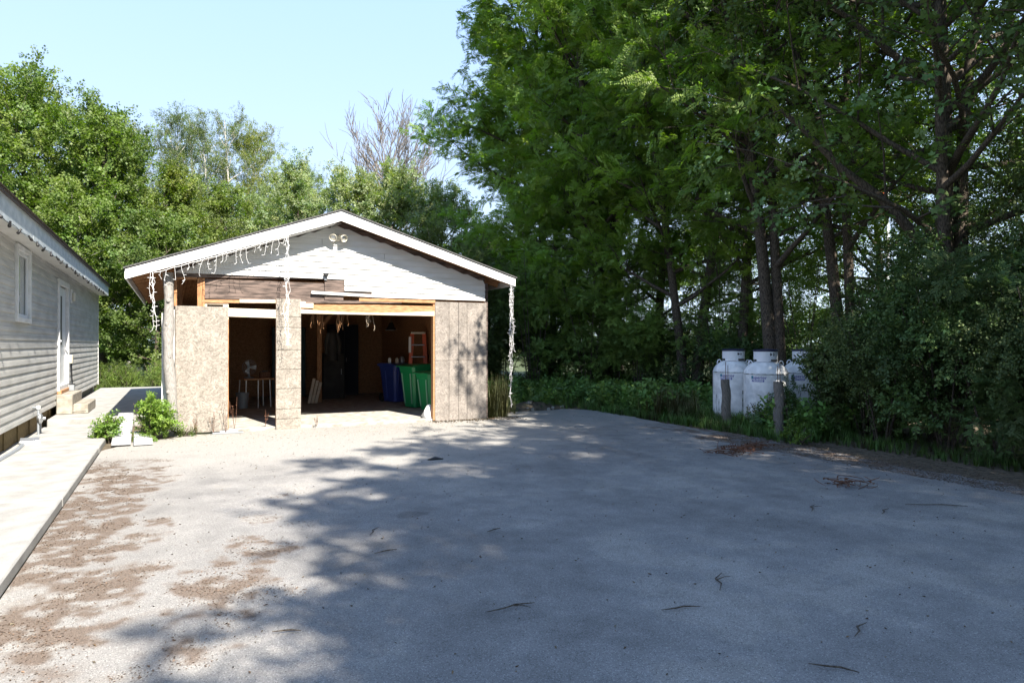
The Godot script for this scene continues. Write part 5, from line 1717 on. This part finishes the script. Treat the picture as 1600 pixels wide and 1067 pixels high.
	shrub(Vector3(8.75, 0, -7.55), 0.28, 0.28, 90, "oval", Color(0.13, 0.20, 0.045), "small sunlit weed at the pavement edge below the posts", "weed", "", 0.11, "leaf")
	# grass and weeds: nobody could count them
	var xf := [[], []]
	var cols := [[], []]
	for i in 5200:
		var z := rng.randf_range(-19.5, -3.2)
		var x := 8.35 + 0.45 * clampf((-6.0 - z) / 3.0, 0, 1) + absf(rng.randfn(0.0, 1.0)) * 1.3
		if z < -14.1:
			x = rng.randf_range(6.1, 13.0)
		var h := rng.randf_range(0.10, 0.34) * (1.25 if x > 9.2 else 0.9)
		if z > -7.6:
			h *= 0.6
			if x < 9.25 or rng.randf() < 0.3:
				continue
		var v := rng.randi() % 2
		xf[v].append(Transform3D(Basis(Vector3.UP, rng.randf() * TAU).scaled(Vector3(h * 0.9, h, h * 0.9)), Vector3(x, -0.02, z)))
		cols[v].append(vary(Color(0.13, 0.235, 0.045) if rng.randf() > 0.16 else Color(0.14, 0.12, 0.05), 0.3))
	for i in 2600:
		var v := rng.randi() % 2
		var h := rng.randf_range(0.12, 0.35)
		xf[v].append(Transform3D(Basis(Vector3.UP, rng.randf() * TAU).scaled(Vector3(h, h, h)), Vector3(rng.randf_range(-4.0, 1.2), -0.03, rng.randf_range(-31, -25.2))))
		cols[v].append(vary(Color(0.12, 0.17, 0.04), 0.3))
	for v in 2:
		many("grass", clump["tuft_%d" % v], mats.blade, self, xf[v], cols[v]).set_meta("label", "grass and weeds along the pavement edge")
	# broad-leaved ground cover under the trees
	xf = []
	cols = []
	for i in 2600:
		var z := rng.randf_range(-20.5, -7.8)
		var x := 9.1 + absf(rng.randfn(0.0, 1.0)) * 2.2
		if z < -14.4:
			x = rng.randf_range(6.8, 14.0)
		if z < -8.6 and z > -11.5 and x < 11.6:
			continue
		xf.append(Transform3D(facing((Vector3.UP + rand_unit() * 0.8).normalized(), Vector3.UP, rng.randf() * TAU, rng.randf_range(0.5, 1.0)), Vector3(x, rng.randf_range(0.0, 0.25), z)))
		cols.append(vary(Color(0.12, 0.215, 0.045), 0.35))
	many("ground_cover", clump["oval_0"], mats.shade_leaf, self, xf, cols).set_meta("label", "leafy ground cover under the locusts")
	# dry tall grass at the garage's right corner, dry weeds before the small door
	tuft_thing(Vector3(6.2, 0, -13.35), 1.15, 0.28, 22, Color(0.095, 0.105, 0.045), "tall dry grass clump beside the right garage corner", "grass_clump")
	tuft_thing(Vector3(6.75, 0, -13.9), 0.6, 0.3, 18, Color(0.10, 0.12, 0.05), "shorter grass clump under the hanging light string", "grass_clump")
	tuft_thing(Vector3(9.6, 0, -11.6), 0.9, 0.7, 60, Color(0.16, 0.13, 0.05), "dry brownish weed stand left of the left propane tank", "grass_clump")
	tuft_thing(Vector3(9.3, 0, -10.7), 0.6, 0.4, 40, Color(0.13, 0.13, 0.045), "yellowing grass at the foot of the thin weathered post", "grass_clump")
	var dp := [[Vector3(0.62, 0, -12.98), 0.42], [Vector3(0.82, 0, -12.95), 0.58], [Vector3(0.98, 0.04, -13.2), 0.62], [Vector3(1.5, 0.04, -13.2), 0.4], [Vector3(0.35, 0, -12.97), 0.38], [Vector3(2.4, 0.02, -13.05), 0.25]]
	var dl := ["dry brown weed before the right part of the chipboard panel", "tall dry brown weed at the left jamb of the small opening", "tallest dry weed standing inside the small opening", "thin dry weed by the pillar in the small opening", "short dry weed before the middle of the chipboard panel", "thin dry sprout at the right foot of the pillar"]
	for i in 6:
		var w := thing("dry_weed", dl[i], "weed", dp[i][0], 0.0, "dry weeds at the garage front")
		for k in 3:
			var sm := mb()
			var tip := Vector3(rng.randf_range(-0.1, 0.1), dp[i][1] * rng.randf_range(0.6, 1.0), rng.randf_range(-0.05, 0.05))
			tube(sm, PackedVector3Array([Vector3.ZERO, tip * 0.5 + rand_unit() * 0.015, tip]), [0.003, 0.0025, 0.0015], 4)
			for j in 20:
				var t := rng.randf_range(0.45, 1.0)
				leaf_fan2(sm, tip * t, rand_unit(), rand_unit(), rng.randf_range(0.010, 0.024), 0.35)
			part("stalk", sm.commit(), mats.rust, w)


func tuft_thing(at: Vector3, h: float, r: float, n: int, c: Color, label: String, nm: String):
	var o := thing(nm, label, "grass", at)
	var xf := []
	var cols := []
	for k in n:
		var a := rng.randf() * TAU
		var s := h * rng.randf_range(0.6, 1.0)
		xf.append(Transform3D(Basis(Vector3.UP, rng.randf() * TAU).scaled(Vector3(s * 0.45, s, s * 0.45)), Vector3(cos(a), 0, sin(a)) * r * rng.randf()))
		cols.append(vary(c, 0.3))
	many("blades", clump["tuft_0"], mats.blade, o, xf, cols)


# ---------------------------------------------------------------- icicle lights
func strand(st: SurfaceTool, p: Vector3, len_: float, jit: float, thick := 0.0022):
	var pts := PackedVector3Array([p])
	var rr := [thick]
	var q := p
	var n := maxi(2, int(len_ / 0.075))
	for i in n:
		q += Vector3(rng.randf_range(-jit, jit) + (p.x - q.x) * 0.3, -len_ / n, rng.randf_range(-jit, jit) * 0.5 + (p.z - q.z) * 0.3)
		pts.append(q)
		rr.append(thick)
		if rng.randf() < 0.8:
			var d := (Vector3(rng.randf_range(-1, 1), rng.randf_range(-0.7, 0.2), rng.randf_range(-0.6, 0.6))).normalized()
			tube(st, PackedVector3Array([q, q + d * 0.03, q + d * 0.05]), [0.0026, 0.0038, 0.0015], 5)
	tube(st, pts, rr, 5)


func build_lights():
	rng.seed = 700
	var zf := FRONT + 0.425
	var a := thing("icicle_lights", "white icicle light string along the left garage rake", "string lights", Vector3.ZERO, 0.0, "white light strings on the garage")
	var wm := mb()
	var wp := PackedVector3Array()
	var wr := []
	for i in 24:
		var x := lerpf(-0.30, 1.84, i / 23.0)
		wp.append(Vector3(x, roof_y(x) - 0.19 - 0.015 * absf(sin(i * 1.1)), zf))
		wr.append(0.004)
	tube(wm, wp, wr, 5)
	part("cable", wm.commit(), mats.wire_white, a)
	for i in 20:
		var x := lerpf(-0.22, 1.84, (i + rng.randf() * 0.5) / 20.0)
		var st := mb()
		strand(st, Vector3(x, roof_y(x) - 0.195, zf), [0.12, 0.27, 0.2, 0.32, 0.11][i % 5] * rng.randf_range(0.8, 1.2), 0.04)
		part("icicle", st.commit(), mats.wire_white, a)
	var spec := [[-0.32, 0.95, 4, "white light bundle hanging at the left garage eave", 0.03], [1.80, 1.95, 4, "white light bundle hanging before the chipboard pillar", 0.03], [6.28, 2.52, 6, "long white light bundle hanging from the right garage eave", 0.025]]
	for s in spec:
		var top := Vector3(s[0], roof_y(s[0]) - 0.185, zf)
		var o := thing("icicle_lights", s[3], "string lights", top, 0.0, "white light strings on the garage")
		for k in s[2]:
			var st := mb()
			strand(st, Vector3(rng.randf_range(-0.03, 0.03), 0, rng.randf_range(-0.02, 0.02)), s[1] * (1.0 if k < 2 else rng.randf_range(0.35, 0.95)), s[4], 0.0025)
			part("strand", st.commit(), mats.wire_white, o)
	# thin pole with a red pennant far behind the trees
	var p := thing("flag_pole", "thin pale pole with a red flag seen through the right-hand trees", "flag pole", Vector3(24.4, 0, -16.9))
	var pm := mb()
	rod(pm, Vector3.ZERO, Vector3(0, 7.6, 0), 0.06, 8)
	part("pole", pm.commit(), mats.label_white, p)
	var fm := mb()
	for k in 4:
		var y := 7.4 - 0.22 * k
		quad(fm, Vector3(-0.06, y, 0.0), Vector3(-0.75 + 0.1 * k, y - 0.10 + 0.03 * (k % 2), -0.35), Vector3(-0.70 + 0.1 * k, y - 0.34, -0.35 + 0.1 * (k % 2)), Vector3(-0.06, y - 0.22, 0.0), Vector3(-0.4, 0, 0.9).normalized())
	part("flag", fm.commit(), mats.red_cloth, p)


# ---------------------------------------------------------------- litter and debris
func build_debris():
	rng.seed = 800
	var nz := noise(52, 1.3, 5)
	var n1 := noise(51, 0.25, 5)
	var xf := []
	var cols := []
	while xf.size() < 30000:
		var x := rng.randf_range(-1.0, 1.4)
		var z := rng.randf_range(-10.6, -3.6)
		if rng.randf() < 0.35:
			x = 8.0 + absf(rng.randfn(0, 0.55)) - 0.15
			z = rng.randf_range(-9.0, -3.0)
		else:
			var dl := absf(x + 0.68 - 0.5 * n1.get_noise_2d(x, z)) / 0.55
			var dr := absf(x - 0.2 - (z + 5.0) * -0.33) + absf(z + 4.9) * 0.35
			if maxf(1.0 - dl, 0.7 - dr) + nz.get_noise_2d(x, z) * 1.6 < rng.randf_range(0.15, 1.1):
				continue
		var s := rng.randf_range(0.006, 0.017) * (1.7 if rng.randf() < 0.08 else 1.0)
		xf.append(Transform3D(Basis.from_euler(Vector3(rng.randf_range(-0.25, 0.25), rng.randf() * TAU, rng.randf_range(-0.25, 0.25))).scaled(Vector3(s, s * 0.7, s)), Vector3(x, 0.004, z)))
		cols.append(vary(Color(0.22, 0.155, 0.11).lerp(Color(0.10, 0.07, 0.05), rng.randf()), 0.3))
	for i in 1500:
		var s := rng.randf_range(0.008, 0.026)
		xf.append(Transform3D(Basis.from_euler(Vector3(rng.randf_range(-0.5, 0.5), rng.randf() * TAU, rng.randf_range(-0.5, 0.5))).scaled(Vector3(s, s, s)), Vector3(rng.randf_range(-0.9, 8.2), 0.006, rng.randf_range(-12.8, -1.8))))
		cols.append(vary(Color(0.12, 0.085, 0.05), 0.5))
	for i in 500:
		var s := rng.randf_range(0.02, 0.05)
		xf.append(Transform3D(Basis.from_euler(Vector3(rng.randf_range(-0.5, 0.5), rng.randf() * TAU, rng.randf_range(-0.5, 0.5))).scaled(Vector3(s, s, s)), Vector3(rng.randf_range(4.6, 6.6), 0.008, -12.95 + rng.randfn(0, 0.13))))
		cols.append(vary(Color(0.12, 0.085, 0.05), 0.5))
	many("leaf_litter", clump["dead_leaf"], mats.litter, self, xf, cols).set_meta("label", "brown fallen leaves along the path and pavement edge")
	xf = []
	cols = []
	for i in 1400:   # wood bits and gravel before the garage and in the litter
		var s := rng.randf_range(0.01, 0.03)
		var p := Vector3(rng.randf_range(0.0, 6.0), 0.004, rng.randf_range(-13.0, -11.5)) if i % 2 == 0 else Vector3(8.5 + rng.randfn(0, 0.35), 0.006, rng.randf_range(-8.6, -3.0))
		xf.append(Transform3D(Basis.from_euler(Vector3(rng.randf_range(-0.3, 0.3), rng.randf() * TAU, 0)).scaled(Vector3(s, s, s)), p))
		cols.append(vary(Color(0.3, 0.27, 0.22) if i % 2 == 0 else Color(0.10, 0.075, 0.05), 0.4))
	many("wood_chips", clump["chip"], mats.litter, self, xf, cols).set_meta("label", "scattered chips and gravel")
	# sticks that can be picked out one by one
	var tw := [[1.48, -5.58, 0.20, 1.1, "curved dark twig left of the driveway middle"], [1.42, -5.0, 0.16, 0.2, "short black twig left of the driveway middle, nearer the camera"], [1.78, -3.62, 0.28, 0.1, "straight dark twig in the foreground middle"], [2.67, -3.16, 0.22, -0.15, "straight dark twig in the foreground, right of the middle"],
		[5.42, -4.53, 0.26, 0.7, "bent twig on the shaded right side of the driveway"], [6.59, -4.09, 0.5, -0.5, "long brown branch near the right leaf litter"], [3.34, -2.49, 0.20, 0.5, "thin twig low at the right of the view"], [2.84, -2.25, 0.2, -0.8, "twig at the bottom right of the view"],
		[5.91, -4.14, 0.22, 0.5, "thin twig between the two sun patches at right"], [3.19, -3.4, 0.3, 0.9, "long thin twig in the right foreground shade"], [2.39, -5.17, 0.13, 0.4, "tiny twig in the middle of the driveway"], [0.55, -3.85, 0.14, -0.3, "small twig at the lower left of the shade"], [7.5, -7.9, 0.4, -0.2, "stick below the timber posts"]]
	for t in tw:
		var o := thing("twig", t[4], "twig", Vector3(t[0], 0.012, t[1]), t[3])
		var st := mb()
		var L: float = t[2] * 0.55
		tube(st, PackedVector3Array([Vector3(-L, 0, 0.0), Vector3(-L * 0.3, 0.006, 0.035 * L / 0.3), Vector3(L * 0.3, 0.0, -0.01), Vector3(L, 0.004, 0.05 * L / 0.2)]), [0.002, 0.0045, 0.005, 0.002], 6)
		part("shoot", st.commit(), mats.bark, o)
		if L > 0.14:
			var s2 := mb()
			tube(s2, PackedVector3Array([Vector3(L * 0.2, 0, 0), Vector3(L * 0.45, 0.008, 0.05), Vector3(L * 0.6, 0.005, 0.09)]), [0.003, 0.0025, 0.0015], 5)
			part("side_shoot", s2.commit(), mats.bark, o)
	# clods and a dry branch heap
	var cl := thing("dark_clod", "black clod lying in the driveway near the shade edge", "clod", Vector3(3.17, 0.0, -8.73))
	var cm := mb()
	tube(cm, PackedVector3Array([Vector3(-0.12, 0.01, 0), Vector3(-0.07, 0.02, 0.01), Vector3(0.0, 0.025, -0.01), Vector3(0.06, 0.02, 0.015), Vector3(0.12, 0.01, 0.03)]), [0.012, 0.035, 0.04, 0.028, 0.01], 9, true, 0.5)
	part("lump", cm.commit(), mats.black, cl).scale = Vector3(0.9, 0.55, 0.9)
	for h in [[Vector3(7.26, 0, -7.35), 70, 0.42, "heap of dry brown twigs on the pavement below the posts"], [Vector3(7.75, 0, -7.5), 34, 0.22, "smaller heap of dry twigs right of the first heap"], [Vector3(6.63, 0, -5.06), 30, 0.25, "flat brown twig heap on the shaded right pavement"]]:
		var o := thing("twig_heap", h[3], "twigs", h[0])
		var st := mb()
		for k in h[1]:
			var a := rng.randf() * TAU
			var c := Vector3(rng.randfn(0, h[2] * 0.5), rng.randf_range(0.01, 0.09), rng.randfn(0, h[2] * 0.3))
			var d := Vector3(cos(a), rng.randf_range(-0.1, 0.3), sin(a)) * rng.randf_range(0.05, 0.16)
			tube(st, PackedVector3Array([c - d, c + rand_unit() * 0.015, c + d]), [0.003, 0.005, 0.003], 4)
			leaf_fan2(st, c + d, rand_unit(), rand_unit(), 0.04, 0.3)
		part("twigs", st.commit(), mats.rust, o).set_meta("kind", "stuff")
	# rubble mound at the far end of the pavement
	var mo := thing("rubble_mound", "low mound of dirt and broken asphalt at the pavement end", "mound", Vector3(7.7, 0, -14.5))
	var mm := mb()
	lathe(mm, [[0.0, 0.0], [0.95, -0.03], [0.75, 0.06], [0.45, 0.14], [0.2, 0.17], [0.0, 0.175]], 20, Vector3.ZERO, Basis.from_scale(Vector3(1.0, 1.0, 0.5)))
	part("heap", mm.commit(), mats.soil, mo)
	for k in 26:
		var a := rng.randf() * TAU
		var r := rng.randf()
		var b := boxm(Vector3(rng.randf_range(0.05, 0.16), rng.randf_range(0.04, 0.09), rng.randf_range(0.05, 0.13)), 0.012)
		var c := part("chunk", b, mats.old_concrete if k % 3 else mats.tar_board, mo, Vector3(cos(a) * r * 0.85, 0.16 * (1.0 - r) + 0.02, sin(a) * r * 0.42))
		c.rotation = Vector3(rng.randf_range(-0.4, 0.4), a, rng.randf_range(-0.4, 0.4))
	# flat grey slab scrap and rag at the chipboard foot
	var sc := thing("metal_scrap", "flat grey scrap lying at the foot of the chipboard panel", "scrap", Vector3(0.85, 0.0, -12.93))
	part("plate", boxm(Vector3(0.5, 0.02, 0.14), 0.004, Vector3(0, 0.012, 0)), mats.lead, sc)
	part("fold", boxm(Vector3(0.3, 0.03, 0.04), 0.004, Vector3(0.02, 0.03, -0.06)), mats.lead, sc)
